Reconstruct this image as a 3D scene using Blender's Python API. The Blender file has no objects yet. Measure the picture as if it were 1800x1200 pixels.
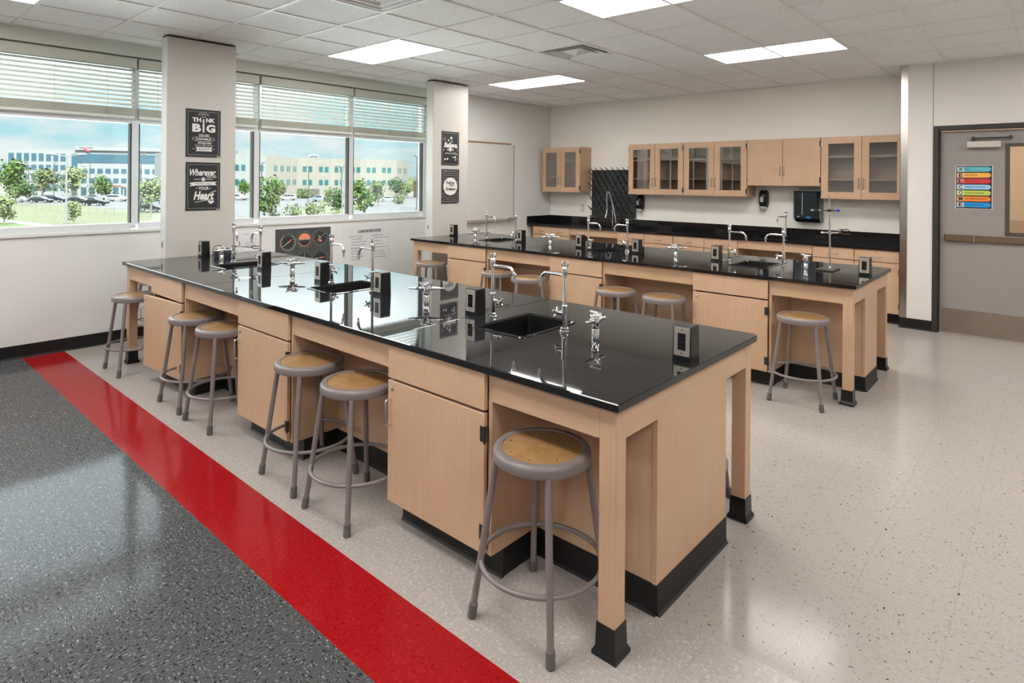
import bpy, bmesh, math, random
from math import sin, cos, pi, radians
from mathutils import Vector, Matrix

C = bpy.context.scene.collection
SC = bpy.context.scene
random.seed(7)

# ------------------------------------------------------------------ camera
HC = 1.565                                   # eye height
F_PX, CY, YAW, ROLL = 1077.27, 317.76, -0.7265, 0.0085
cam_d = bpy.data.cameras.new('camera')
cam = bpy.data.objects.new('camera', cam_d)
C.objects.link(cam)
SC.camera = cam
cam_d.sensor_width = 36.0
cam_d.lens = F_PX * 36.0 / 1800.0
cam_d.shift_y = -(600.0 - CY) / 1800.0
cam_d.clip_start = 0.05
cam_d.clip_end = 2000
right = Vector((cos(YAW), -sin(YAW), 0)); fwd = Vector((sin(YAW), cos(YAW), 0)); up = Vector((0, 0, 1))
cr, sr = cos(ROLL), sin(ROLL)
r2 = right * cr + up * sr
u2 = up * cr - right * sr
M = Matrix.Identity(4)
for i in range(3):
    M[i][0] = r2[i]; M[i][1] = u2[i]; M[i][2] = -fwd[i]
M[2][3] = HC
cam.matrix_world = M

# ------------------------------------------------------------------ colour management
SC.view_settings.view_transform = 'Standard'
SC.view_settings.look = 'None'
SC.view_settings.gamma = 1.0
SC.view_settings.use_curve_mapping = False
SC.view_settings.exposure = 0.2

# ------------------------------------------------------------------ world: blue sky with broken clouds
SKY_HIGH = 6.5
def sky_world():
    w = bpy.data.worlds.new('sky'); SC.world = w; w.use_nodes = True
    nt = w.node_tree; N = nt.nodes; L = nt.links; N.clear()
    out = N.new('ShaderNodeOutputWorld'); bg = N.new('ShaderNodeBackground')
    tc = N.new('ShaderNodeTexCoord'); sep = N.new('ShaderNodeSeparateXYZ')
    L.new(tc.outputs['Generated'], sep.inputs[0])
    blue = N.new('ShaderNodeValToRGB')
    e = blue.color_ramp.elements
    e[0].position = 0.0; e[0].color = (0.22, 0.25, 0.20, 1)
    e[1].position = 1.0; e[1].color = (0.74, 0.86, 0.97, 1)
    a = blue.color_ramp.elements.new(0.499); a.color = (0.28, 0.30, 0.26, 1)
    a = blue.color_ramp.elements.new(0.502); a.color = (0.66, 0.90, 0.95, 1)
    a = blue.color_ramp.elements.new(0.545); a.color = (0.50, 0.85, 0.95, 1)
    a = blue.color_ramp.elements.new(0.58); a.color = (0.76, 0.89, 0.96, 1)
    mr = N.new('ShaderNodeMapRange'); mr.inputs[1].default_value = -1; mr.inputs[2].default_value = 1
    L.new(sep.outputs[2], mr.inputs[0]); L.new(mr.outputs[0], blue.inputs[0])
    mp = N.new('ShaderNodeMapping'); mp.inputs['Scale'].default_value = (7.0, 7.0, 24.0)
    mp.inputs['Location'].default_value = (3.1, 0.4, 0.0)
    L.new(tc.outputs['Generated'], mp.inputs[0])
    no = N.new('ShaderNodeTexNoise'); no.inputs['Scale'].default_value = 1.0; no.inputs['Detail'].default_value = 7
    no.inputs['Roughness'].default_value = 0.62
    L.new(mp.outputs[0], no.inputs['Vector'])
    rp = N.new('ShaderNodeValToRGB'); rp.color_ramp.elements[0].position = 0.40; rp.color_ramp.elements[1].position = 0.56
    L.new(no.outputs['Fac'], rp.inputs[0])
    gt = N.new('ShaderNodeMapRange'); gt.inputs[1].default_value = 0.0; gt.inputs[2].default_value = 0.012
    L.new(sep.outputs[2], gt.inputs[0])
    mu = N.new('ShaderNodeMath'); mu.operation = 'MULTIPLY'; L.new(rp.outputs[0], mu.inputs[0]); L.new(gt.outputs[0], mu.inputs[1])
    mx = N.new('ShaderNodeMixRGB'); L.new(mu.outputs[0], mx.inputs[0]); L.new(blue.outputs[0], mx.inputs[1])
    mx.inputs[2].default_value = (0.98, 1.0, 1.0, 1)
    L.new(mx.outputs[0], bg.inputs[0])
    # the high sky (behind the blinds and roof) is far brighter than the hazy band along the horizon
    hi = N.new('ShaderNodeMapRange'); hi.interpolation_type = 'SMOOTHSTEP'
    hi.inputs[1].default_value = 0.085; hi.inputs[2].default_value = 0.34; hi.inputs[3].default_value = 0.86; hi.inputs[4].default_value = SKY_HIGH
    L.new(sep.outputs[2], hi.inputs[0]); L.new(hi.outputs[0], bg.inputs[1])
    L.new(bg.outputs[0], out.inputs[0])
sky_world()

sun_d = bpy.data.lights.new('sun', 'SUN'); sun = bpy.data.objects.new('sun', sun_d); C.objects.link(sun)
sun_d.energy = 22.0; sun_d.angle = radians(0.6); sun_d.color = (1.0, 0.95, 0.86)
sun.rotation_euler = Vector((-0.55, 0.18, -0.82)).to_track_quat('-Z', 'Y').to_euler()
LAMP_STRENGTH = 18.5

# ------------------------------------------------------------------ materials
MATS = {}
def new_mat(name):
    m = bpy.data.materials.new(name); m.use_nodes = True
    nt = m.node_tree; b = nt.nodes['Principled BSDF']
    MATS[name] = m
    return m, nt, b
def setp(b, col=None, rough=None, metal=None, spec=None, coat=None):
    if col: b.inputs['Base Color'].default_value = (*col, 1)
    if rough is not None: b.inputs['Roughness'].default_value = rough
    if metal is not None: b.inputs['Metallic'].default_value = metal
    if spec is not None: b.inputs['Specular IOR Level'].default_value = spec
    if coat is not None: b.inputs['Coat Weight'].default_value = coat
def plain(name, col, rough=.5, metal=0, spec=.5, var=.06, scale=14.0, bump=0.0):
    """A painted / moulded surface: slight procedural mottling so it is not dead flat."""
    m, nt, b = new_mat(name); setp(b, col, rough, metal, spec)
    tc = nt.nodes.new('ShaderNodeTexCoord'); no = nt.nodes.new('ShaderNodeTexNoise')
    no.inputs['Scale'].default_value = scale; no.inputs['Detail'].default_value = 4
    nt.links.new(tc.outputs['Object'], no.inputs['Vector'])
    mx = nt.nodes.new('ShaderNodeMixRGB')
    mx.inputs[1].default_value = (*[c * (1 - var) for c in col], 1); mx.inputs[2].default_value = (*[min(1, c * (1 + var)) for c in col], 1)
    nt.links.new(no.outputs['Fac'], mx.inputs[0]); nt.links.new(mx.outputs[0], b.inputs['Base Color'])
    if bump:
        bp = nt.nodes.new('ShaderNodeBump'); bp.inputs['Strength'].default_value = bump; bp.inputs['Distance'].default_value = .002
        n2 = nt.nodes.new('ShaderNodeTexNoise'); n2.inputs['Scale'].default_value = scale * 20
        nt.links.new(tc.outputs['Object'], n2.inputs['Vector'])
        nt.links.new(n2.outputs['Fac'], bp.inputs['Height']); nt.links.new(bp.outputs[0], b.inputs['Normal'])
    return m
def maple(name, light, dark, stretch=(60, 60, 3.0), rough=.38):
    m, nt, b = new_mat(name); setp(b, light, rough, 0, .4)
    N = nt.nodes; L = nt.links
    tc = N.new('ShaderNodeTexCoord'); mp = N.new('ShaderNodeMapping'); mp.inputs['Scale'].default_value = stretch
    L.new(tc.outputs['Object'], mp.inputs[0])
    no = N.new('ShaderNodeTexNoise'); no.inputs['Scale'].default_value = 1; no.inputs['Detail'].default_value = 5; no.inputs['Roughness'].default_value = .6
    L.new(mp.outputs[0], no.inputs['Vector'])
    n2 = N.new('ShaderNodeTexNoise'); n2.inputs['Scale'].default_value = 3.5; n2.inputs['Detail'].default_value = 3
    L.new(tc.outputs['Object'], n2.inputs['Vector'])
    ad = N.new('ShaderNodeMath'); ad.operation = 'MULTIPLY_ADD'; ad.inputs[1].default_value = .5
    L.new(n2.outputs['Fac'], ad.inputs[0]); 
    ml = N.new('ShaderNodeMath'); ml.operation = 'MULTIPLY'; ml.inputs[1].default_value = .5
    L.new(no.outputs['Fac'], ml.inputs[0]); L.new(ml.outputs[0], ad.inputs[2])
    rp = N.new('ShaderNodeValToRGB'); rp.color_ramp.elements[0].position = .32; rp.color_ramp.elements[1].position = .68
    rp.color_ramp.elements[0].color = (*dark, 1); rp.color_ramp.elements[1].color = (*light, 1)
    L.new(ad.outputs[0], rp.inputs[0]); L.new(rp.outputs[0], b.inputs['Base Color'])
    return m
MAPLE = maple('maple', (.60, .405, .262), (.525, .335, .205))
MAPLE_H = maple('maple_rail', (.60, .405, .262), (.515, .328, .200), (3, 3, 60))
MAPLE_IN = maple('maple_inside', (.62, .40, .235), (.53, .33, .185))

def vct(name, base, flecks, rough, fleck_scale, seam=.75, spec=.32):
    """Vinyl composition tile: one-foot squares, flecks that change direction from tile to tile, thin seams."""
    m, nt, b = new_mat(name); setp(b, base, rough, 0, spec)
    N = nt.nodes; L = nt.links
    geo = N.new('ShaderNodeNewGeometry')
    off = N.new('ShaderNodeVectorMath'); off.operation = 'ADD'; off.inputs[1].default_value = (.882 + .3048 * 40, -2.048 + .3048 * 40, 0)
    L.new(geo.outputs['Position'], off.inputs[0])
    sc = N.new('ShaderNodeVectorMath'); sc.operation = 'SCALE'; sc.inputs['Scale'].default_value = 1 / .3048
    L.new(off.outputs[0], sc.inputs[0])
    ck = N.new('ShaderNodeTexChecker'); ck.inputs['Scale'].default_value = 1.0
    ck.inputs[1].default_value = (0, 0, 0, 1); ck.inputs[2].default_value = (1, 1, 1, 1)
    lift = N.new('ShaderNodeVectorMath'); lift.operation = 'ADD'; lift.inputs[1].default_value = (0, 0, .5)
    L.new(sc.outputs[0], lift.inputs[0]); L.new(lift.outputs[0], ck.inputs['Vector'])
    m1 = N.new('ShaderNodeMapping'); m1.inputs['Scale'].default_value = (fleck_scale, fleck_scale * 2.6, 1)
    m2 = N.new('ShaderNodeMapping'); m2.inputs['Scale'].default_value = (fleck_scale * 2.6, fleck_scale, 1)
    L.new(geo.outputs['Position'], m1.inputs[0]); L.new(geo.outputs['Position'], m2.inputs[0])
    mv = N.new('ShaderNodeMixRGB'); L.new(ck.outputs[0], mv.inputs[0]); L.new(m1.outputs[0], mv.inputs[1]); L.new(m2.outputs[0], mv.inputs[2])
    prev = None
    soft = N.new('ShaderNodeTexNoise'); soft.inputs['Scale'].default_value = .55; soft.inputs['Detail'].default_value = 4
    L.new(mv.outputs[0], soft.inputs['Vector'])
    mb = N.new('ShaderNodeMixRGB'); mb.inputs[1].default_value = (*[c * .86 for c in base], 1); mb.inputs[2].default_value = (*[c * 1.14 for c in base], 1)
    L.new(soft.outputs['Fac'], mb.inputs[0]); prev = mb
    for k, (col, pos, fs) in enumerate(flecks):
        mp = N.new('ShaderNodeMapping'); mp.inputs['Location'].default_value = (17.3 * k, 9.1 * k, 3 * k); mp.inputs['Scale'].default_value = (fs, fs, 1)
        L.new(mv.outputs[0], mp.inputs[0])
        no = N.new('ShaderNodeTexNoise'); no.inputs['Scale'].default_value = 1; no.inputs['Detail'].default_value = 1.5
        L.new(mp.outputs[0], no.inputs['Vector'])
        rp = N.new('ShaderNodeValToRGB'); rp.color_ramp.elements[0].position = pos; rp.color_ramp.elements[1].position = pos + .035
        L.new(no.outputs['Fac'], rp.inputs[0])
        mx = N.new('ShaderNodeMixRGB'); L.new(rp.outputs[0], mx.inputs[0]); L.new(prev.outputs[0], mx.inputs[1]); mx.inputs[2].default_value = (*col, 1)
        prev = mx
    # seams
    fr = N.new('ShaderNodeVectorMath'); fr.operation = 'FRACTION'; L.new(sc.outputs[0], fr.inputs[0])
    sp = N.new('ShaderNodeSeparateXYZ'); L.new(fr.outputs[0], sp.inputs[0])
    hs = []
    for ax in (0, 1):
        s1 = N.new('ShaderNodeMath'); s1.operation = 'SUBTRACT'; s1.inputs[1].default_value = .5; L.new(sp.outputs[ax], s1.inputs[0])
        s2 = N.new('ShaderNodeMath'); s2.operation = 'ABSOLUTE'; L.new(s1.outputs[0], s2.inputs[0])
        s3 = N.new('ShaderNodeMath'); s3.operation = 'GREATER_THAN'; s3.inputs[1].default_value = .4965; L.new(s2.outputs[0], s3.inputs[0])
        hs.append(s3)
    mxm = N.new('ShaderNodeMath'); mxm.operation = 'MAXIMUM'; L.new(hs[0].outputs[0], mxm.inputs[0]); L.new(hs[1].outputs[0], mxm.inputs[1])
    sm = N.new('ShaderNodeMath'); sm.operation = 'MULTIPLY'; sm.inputs[1].default_value = 1 - seam; L.new(mxm.outputs[0], sm.inputs[0])
    fin = N.new('ShaderNodeMixRGB'); L.new(sm.outputs[0], fin.inputs[0]); L.new(prev.outputs[0], fin.inputs[1]); fin.inputs[2].default_value = (.03, .025, .02, 1)
    L.new(fin.outputs[0], b.inputs['Base Color'])
    wv = N.new('ShaderNodeTexNoise'); wv.inputs['Scale'].default_value = 3.2; wv.inputs['Detail'].default_value = 2
    L.new(geo.outputs['Position'], wv.inputs['Vector'])
    bp = N.new('ShaderNodeBump'); bp.inputs['Strength'].default_value = .06; bp.inputs['Distance'].default_value = .02
    L.new(wv.outputs['Fac'], bp.inputs['Height']); L.new(bp.outputs[0], b.inputs['Normal'])
    return m
VCT_GREY = vct('vct_charcoal', (.078, .079, .082), [((.012, .012, .012), .60, .9), ((.42, .41, .40), .665, 1.1), ((.19, .185, .18), .63, .75)], .10, 62, spec=.05)
VCT_RED = vct('vct_red', (.30, .008, .010), [((.36, .018, .02), .62, .9), ((.21, .004, .006), .62, .8)], .13, 62, .9, spec=.12)
VCT_BEIGE = vct('vct_beige', (.375, .335, .312), [((.49, .44, .41), .60, .9), ((.33, .29, .27), .60, .8)], .24, 62, .8)
VCT_WHITE = vct('vct_white', (.37, .333, .306), [((.24, .205, .175), .65, .8), ((.035, .03, .028), .688, .62)], .15, 62, .80, spec=.10)

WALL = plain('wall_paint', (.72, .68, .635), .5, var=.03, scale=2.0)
WALLB = plain('wall_paint_brightened', (.90, .865, .80), .5, var=.03, scale=2.0)  # wall paint lightened on the back wall to make up for missing light
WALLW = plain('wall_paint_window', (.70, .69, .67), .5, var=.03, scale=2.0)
COLUMN = plain('column_paint', (.56, .528, .487), .38, var=.02, scale=2.0)
COLSIDE = plain('column_trim', (.66, .66, .64), .35, var=.02)
HEADER = plain('header_paint', (.60, .62, .55), .45, var=.03, scale=2)
CEIL_BAR = plain('ceiling_bar', (.84, .84, .84), .45, var=.02)
BASEB = plain('rubber_base', (.010, .0095, .0095), .45, spec=.35, var=.15)
EPOXY = plain('black_epoxy', (.010, .010, .011), .03, spec=.5, var=.12, scale=60)
EPOXY_IN = plain('black_basin', (.007, .007, .007), .35, var=.1)
CHROME = plain('chrome', (.80, .80, .80), .07, 1.0, var=.02)
SATIN = plain('satin_bronze', (.34, .30, .26), .38, .9, var=.05)
CHROME_B = plain('chrome_satin', (.62, .61, .59), .26, 1.0, var=.04)
STEEL = plain('stainless', (.60, .555, .50), .22, 1.0, var=.05, scale=6)
KICK = plain('kick_plate_steel', (.44, .37, .30), .3, 1.0, var=.12, scale=5)
STOOLM = plain('stool_enamel', (.205, .175, .170), .34, spec=.5, var=.06)
STOOLCAP = plain('stool_rubber', (.11, .095, .092), .6, var=.06)
BLACKP = plain('black_plastic', (.008, .008, .009), .3, spec=.4, var=.1)
BLACKG = plain('black_gloss', (.008, .008, .009), .12, var=.1)
BLACKM = plain('black_matt', (.012, .012, .013), .55, var=.1)
PLATE = plain('steel_plate', (.66, .60, .52), .33, .85, var=.05, scale=9)
DARKHOLE = plain('dark', (.006, .006, .006), .7, var=.05)
WHITEPL = plain('white_plastic', (.75, .74, .72), .35, var=.02)
FRAMEW = plain('window_aluminium', (.62, .63, .64), .35, var=.02)
FRAMED = plain('window_gasket', (.03, .028, .026), .5, var=.1)
SLAT = plain('blind_slat', (.62, .64, .58), .45, var=.02)
STACK = plain('blind_stack', (.52, .53, .45), .5, var=.03)
CORD = plain('blind_cord', (.50, .48, .38), .7, var=.05)
DOORF = plain('door_frame_paint', (.032, .028, .022), .4, var=.08)
DOORL = plain('door_laminate', (.29, .258, .242), .42, var=.12, scale=90)
CLOSER = plain('closer_cover', (.58, .52, .46), .35, .3, var=.03)
GLAZE = plain('hardboard_dummy', (.3, .2, .1), .5)
CHALK = plain('poster_black', (.016, .017, .018), .6, var=.25, scale=30)
CHALKG = plain('poster_grey', (.17, .17, .18), .6, var=.1)
INK_W = plain('ink_white', (.78, .75, .72), .6, var=.02)
INK_G = plain('ink_grey', (.30, .30, .31), .6, var=.02)
INK_K = plain('ink_black', (.012, .012, .014), .6, var=.05)
PAPER = plain('paper_white', (.70, .71, .71), .5, var=.02)
LAMIN = plain('laminated_paper', (.68, .68, .68), .22, var=.02)
WBOARD = plain('whiteboard', (.64, .62, .58), .14, var=.015)
TRAY = plain('tray_aluminium', (.46, .41, .35), .4, .4, var=.03)
TACK = plain('tack_strip', (.32, .18, .10), .6, var=.1)
BLUEKNOB = plain('blue_knob', (.02, .05, .45), .35, var=.05)
BLUED = plain('blue_button', (.03, .08, .20), .3, var=.05)
CARBON = plain('iron_clamp', (.05, .048, .046), .4, .6, var=.1)
BASEIRON = plain('iron_base', (.045, .038, .034), .3, .3, var=.15)
RUBBERG = plain('dark_slate_plastic', (.035, .042, .060), .3, var=.1)
ORANGE = plain('gauge_orange', (.80, .26, .14), .6, var=.03)
GREENI = plain('gauge_green', (.30, .48, .33), .6, var=.05)
GAUGEG = plain('gauge_bezel', (.075, .09, .085), .6, var=.1)
GAUGEF = plain('gauge_face', (.018, .020, .020), .6, var=.1)
POSTERG = plain('gauge_panel', (.055, .056, .060), .55, var=.25, scale=20)

def ceil_tile():
    m, nt, b = new_mat('ceiling_tile'); setp(b, (.56, .56, .555), .8, 0, .2)
    N = nt.nodes; L = nt.links
    geo = N.new('ShaderNodeNewGeometry')
    no = N.new('ShaderNodeTexNoise'); no.inputs['Scale'].default_value = 130; no.inputs['Detail'].default_value = 3
    L.new(geo.outputs['Position'], no.inputs['Vector'])
    rp = N.new('ShaderNodeValToRGB'); rp.color_ramp.elements[0].position = .34; rp.color_ramp.elements[1].position = .60
    rp.color_ramp.elements[0].color = (.78, .785, .79, 1); rp.color_ramp.elements[1].color = (.95, .955, .96, 1)
    L.new(no.outputs['Fac'], rp.inputs[0]); L.new(rp.outputs[0], b.inputs['Base Color'])
    bp = N.new('ShaderNodeBump'); bp.inputs['Strength'].default_value = .25; bp.inputs['Distance'].default_value = .003
    L.new(no.outputs['Fac'], bp.inputs['Height']); L.new(bp.outputs[0], b.inputs['Normal'])
    return m
CEIL = ceil_tile()
def hardboard():
    m, nt, b = new_mat('hardboard'); setp(b, (.38, .235, .115), .4, 0, .45)
    N = nt.nodes; L = nt.links; tc = N.new('ShaderNodeTexCoord')
    no = N.new('ShaderNodeTexNoise'); no.inputs['Scale'].default_value = 22; no.inputs['Detail'].default_value = 8
    L.new(tc.outputs['Object'], no.inputs['Vector'])
    rp = N.new('ShaderNodeValToRGB'); rp.color_ramp.elements[0].position = .3; rp.color_ramp.elements[1].position = .7
    rp.color_ramp.elements[0].color = (.26, .138, .050, 1); rp.color_ramp.elements[1].color = (.385, .225, .098, 1)
    L.new(no.outputs['Fac'], rp.inputs[0]); L.new(rp.outputs[0], b.inputs['Base Color'])
    return m
HARDB = hardboard()
def glass_mat(name, tint, base=.0):
    m = bpy.data.materials.new(name); m.use_nodes = True; nt = m.node_tree; N = nt.nodes; L = nt.links; N.clear()
    out = N.new('ShaderNodeOutputMaterial'); tr = N.new('ShaderNodeBsdfTransparent'); gl = N.new('ShaderNodeBsdfGlossy')
    tr.inputs[0].default_value = (*tint, 1); gl.inputs['Roughness'].default_value = .0
    fr = N.new('ShaderNodeFresnel'); fr.inputs['IOR'].default_value = 1.5
    ad = N.new('ShaderNodeMath'); ad.operation = 'ADD'; ad.inputs[1].default_value = base; L.new(fr.outputs[0], ad.inputs[0])
    mx = N.new('ShaderNodeMixShader'); L.new(ad.outputs[0], mx.inputs[0]); L.new(tr.outputs[0], mx.inputs[1]); L.new(gl.outputs[0], mx.inputs[2])
    L.new(mx.outputs[0], out.inputs[0]); MATS[name] = m
    return m
GLASS = glass_mat('window_glass', (.93, .98, .98))
GLASSC = glass_mat('cabinet_glass', (.97, .98, .97), .13)
GLASSD = glass_mat('door_glass', (.92, .92, .92), .03)
def emit(name, col, s):
    m = bpy.data.materials.new(name); m.use_nodes = True; nt = m.node_tree; N = nt.nodes; N.clear()
    out = N.new('ShaderNodeOutputMaterial'); e = N.new('ShaderNodeEmission'); e.inputs[0].default_value = (*col, 1); e.inputs[1].default_value = s
    nt.links.new(e.outputs[0], out.inputs[0]); return m
DIFFUSER = emit('light_diffuser', (1.0, .975, .94), LAMP_STRENGTH)

# ------------------------------------------------------------------ helpers
def bmn(): return bmesh.new()
def box(bm, x0, x1, y0, y1, z0, z1, bev=0.0, seg=1):
    r = bmesh.ops.create_cube(bm, size=1.0)
    vs = r['verts']
    for v in vs:
        v.co = Vector((x0 + (v.co.x + .5) * (x1 - x0), y0 + (v.co.y + .5) * (y1 - y0), z0 + (v.co.z + .5) * (z1 - z0)))
    if bev:
        es = list({e for v in vs for e in v.link_edges})
        bmesh.ops.bevel(bm, geom=es, offset=bev, segments=seg, profile=.7, affect='EDGES')
    return bm
def lathe(bm, prof, o=(0, 0, 0), seg=20, ax=(0, 0, 1), cap=True):
    """Revolve (radius, height) pairs about an axis through o."""
    a = Vector(ax).normalized(); o = Vector(o)
    t = Vector((1, 0, 0)) if abs(a.x) < .9 else Vector((0, 1, 0))
    u = a.cross(t).normalized(); v = a.cross(u)
    rings = []
    for r, h in prof:
        if r < 1e-6: rings.append([bm.verts.new(o + a * h)])
        else: rings.append([bm.verts.new(o + a * h + (u * cos(2 * pi * k / seg) + v * sin(2 * pi * k / seg)) * r) for k in range(seg)])
    for A, B in zip(rings, rings[1:]):
        for k in range(seg):
            k2 = (k + 1) % seg
            if len(A) == 1 and len(B) == 1: continue
            if len(A) == 1: bm.faces.new((A[0], B[k2], B[k]))
            elif len(B) == 1: bm.faces.new((A[k], A[k2], B[0]))
            else: bm.faces.new((A[k], A[k2], B[k2], B[k]))
    if cap:
        if len(rings[0]) > 1: bm.faces.new(list(reversed(rings[0])))
        if len(rings[-1]) > 1: bm.faces.new(rings[-1])
    return bm
def cyl(bm, p0, p1, r0, r1=None, seg=12):
    p0 = Vector(p0); p1 = Vector(p1); d = p1 - p0
    return lathe(bm, [(r0, 0), (r1 if r1 is not None else r0, d.length)], p0, seg, d)
def tube(bm, pts, r, seg=10, closed=False, cap=True):
    pts = [Vector(p) for p in pts]; n = len(pts); rings = []
    nrm = None
    for i, p in enumerate(pts):
        if closed: t = (pts[(i + 1) % n] - pts[i - 1])
        else: t = (pts[min(i + 1, n - 1)] - pts[max(i - 1, 0)])
        t.normalize()
        if nrm is None:
            q = Vector((0, 0, 1)) if abs(t.z) < .9 else Vector((1, 0, 0))
            nrm = (q - t * q.dot(t)).normalized()
        else: nrm = (nrm - t * nrm.dot(t)).normalized()
        b = t.cross(nrm); rr = r[i] if isinstance(r, (list, tuple)) else r
        rings.append([bm.verts.new(p + (nrm * cos(2 * pi * k / seg) + b * sin(2 * pi * k / seg)) * rr) for k in range(seg)])
    m = n if closed else n - 1
    for i in range(m):
        A, B = rings[i], rings[(i + 1) % n]
        for k in range(seg): bm.faces.new((A[k], A[(k + 1) % seg], B[(k + 1) % seg], B[k]))
    if cap and not closed:
        bm.faces.new(list(reversed(rings[0]))); bm.faces.new(rings[-1])
    return bm
def arc(c, u, v, r, a0, a1, n):
    c = Vector(c); u = Vector(u); v = Vector(v)
    return [c + (u * cos(a0 + (a1 - a0) * k / n) + v * sin(a0 + (a1 - a0) * k / n)) * r for k in range(n + 1)]
def prism(bm, poly, frame, w0, w1):
    """poly in (u, v); frame = (origin, U, V, N); extruded along N from w0 to w1."""
    o, U, V, Nn = frame
    a = [bm.verts.new(o + U * p[0] + V * p[1] + Nn * w0) for p in poly]
    b = [bm.verts.new(o + U * p[0] + V * p[1] + Nn * w1) for p in poly]
    n = len(poly)
    bm.faces.new(b); bm.faces.new(list(reversed(a)))
    for k in range(n): bm.faces.new((a[k], a[(k + 1) % n], b[(k + 1) % n], b[k]))
    return bm
def ring_poly(bm, frame, c, ro, ri, w, n=32, a0=0, a1=2 * pi):
    """A flat annulus (or arc of one) printed on a plane."""
    o, U, V, Nn = frame
    P = lambda r, a: bm.verts.new(o + U * (c[0] + r * cos(a)) + V * (c[1] + r * sin(a)) + Nn * w)
    full = abs(a1 - a0 - 2 * pi) < 1e-6
    m = n if full else n + 1
    A = [P(ro, a0 + (a1 - a0) * k / n) for k in range(m)]; B = [P(ri, a0 + (a1 - a0) * k / n) for k in range(m)]
    for k in range(n if full else n):
        j = (k + 1) % m
        if not full and k + 1 >= m: break
        bm.faces.new((A[k], A[j], B[j], B[k]))
    return bm
def flat(bm, frame, poly, w):
    o, U, V, Nn = frame
    bm.faces.new([bm.verts.new(o + U * p[0] + V * p[1] + Nn * w) for p in poly])
    return bm
def disc(bm, frame, c, r, w, n=28, ry=None):
    ry = ry or r
    return flat(bm, frame, [(c[0] + r * cos(2 * pi * k / n), c[1] + ry * sin(2 * pi * k / n)) for k in range(n)], w)
def rect(bm, frame, u0, u1, v0, v1, w): return flat(bm, frame, [(u0, v0), (u1, v0), (u1, v1), (u0, v1)], w)
def rect_frame(bm, frame, u0, u1, v0, v1, t, w):
    rect(bm, frame, u0, u1, v0, v0 + t, w); rect(bm, frame, u0, u1, v1 - t, v1, w)
    rect(bm, frame, u0, u0 + t, v0 + t, v1 - t, w); rect(bm, frame, u1 - t, u1, v0 + t, v1 - t, w)

def obj(name, bm, m, parent=None, smooth=False, recalc=True):
    if recalc: bmesh.ops.recalc_face_normals(bm, faces=bm.faces[:])
    me = bpy.data.meshes.new(name); bm.to_mesh(me); bm.free()
    ms = m if isinstance(m, (list, tuple)) else [m]
    for x in ms: me.materials.append(x)
    o = bpy.data.objects.new(name, me); C.objects.link(o)
    if smooth:
        for p in me.polygons: p.use_smooth = True
        md = o.modifiers.new('split', 'EDGE_SPLIT'); md.split_angle = radians(38)
    if parent: o.parent = parent
    return o
def thing(name, label, cat, loc=(0, 0, 0), rz=0, group=None):
    o = bpy.data.objects.new(name, None); C.objects.link(o); o.empty_display_size = .05
    o.location = loc; o.rotation_euler = (0, 0, rz)
    o['label'] = label; o['category'] = cat
    if group: o['group'] = group
    return o
def tag(o, label, cat, group=None):
    o['label'] = label; o['category'] = cat
    if group: o['group'] = group
    return o
def struct(name, bm, m, parent=None, smooth=False):
    o = obj(name, bm, m, parent, smooth)
    if not parent: o['kind'] = 'structure'
    return o
def dup(root, loc=None, rz=None, label=None, group=None):
    def cp(o, par):
        c = o.copy(); C.objects.link(c)
        if par: c.parent = par
        for ch in list(o.children): cp(ch, c)
        return c
    kids = list(root.children)
    r = root.copy(); C.objects.link(r)
    for ch in kids: cp(ch, r)
    if loc is not None: r.location = loc
    if rz is not None: r.rotation_euler = (0, 0, rz)
    if label: r['label'] = label
    if group: r['group'] = group
    return r
def text(name, s, m, frame, box_uv, w, parent, shear=0, bold=.0, space=1.0, keep=False):
    """Lettering fitted into (u0, u1, v0, v1) on a plane."""
    cu = bpy.data.curves.new('lettering', 'FONT'); cu.body = s; cu.shear = shear; cu.offset = bold; cu.space_character = space
    cu.resolution_u = 3; cu.fill_mode = 'FRONT'
    t = bpy.data.objects.new('lettering', cu); C.objects.link(t)
    bpy.context.view_layer.update()
    me = bpy.data.meshes.new_from_object(t.evaluated_get(bpy.context.evaluated_depsgraph_get()))
    bpy.data.objects.remove(t); bpy.data.curves.remove(cu)
    xs = [v.co.x for v in me.vertices]; ys = [v.co.y for v in me.vertices]
    x0, x1, y0, y1 = min(xs), max(xs), min(ys), max(ys)
    u0, u1, v0, v1 = box_uv
    o, U, V, Nn = frame
    sx = (u1 - u0) / max(1e-6, x1 - x0); sy = (v1 - v0) / max(1e-6, y1 - y0)
    if keep: sx = min(sx, sy)
    for v in me.vertices:
        a = u0 + (v.co.x - x0) * sx; b = v0 + (v.co.y - y0) * sy
        v.co = o + U * a + V * b + Nn * w
    me.materials.clear(); me.materials.append(m)
    ob = bpy.data.objects.new(name, me); C.objects.link(ob); ob.parent = parent
    return ob
X3, Y3, Z3 = Vector((1, 0, 0)), Vector((0, 1, 0)), Vector((0, 0, 1))
def frame_px(x, y, z): return (Vector((x, y, z)), Y3.copy(), Z3.copy(), X3.copy())       # a plane that faces +X
def frame_my(x, y, z): return (Vector((x, y, z)), X3.copy(), Z3.copy(), -Y3)              # a plane that faces -Y

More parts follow.
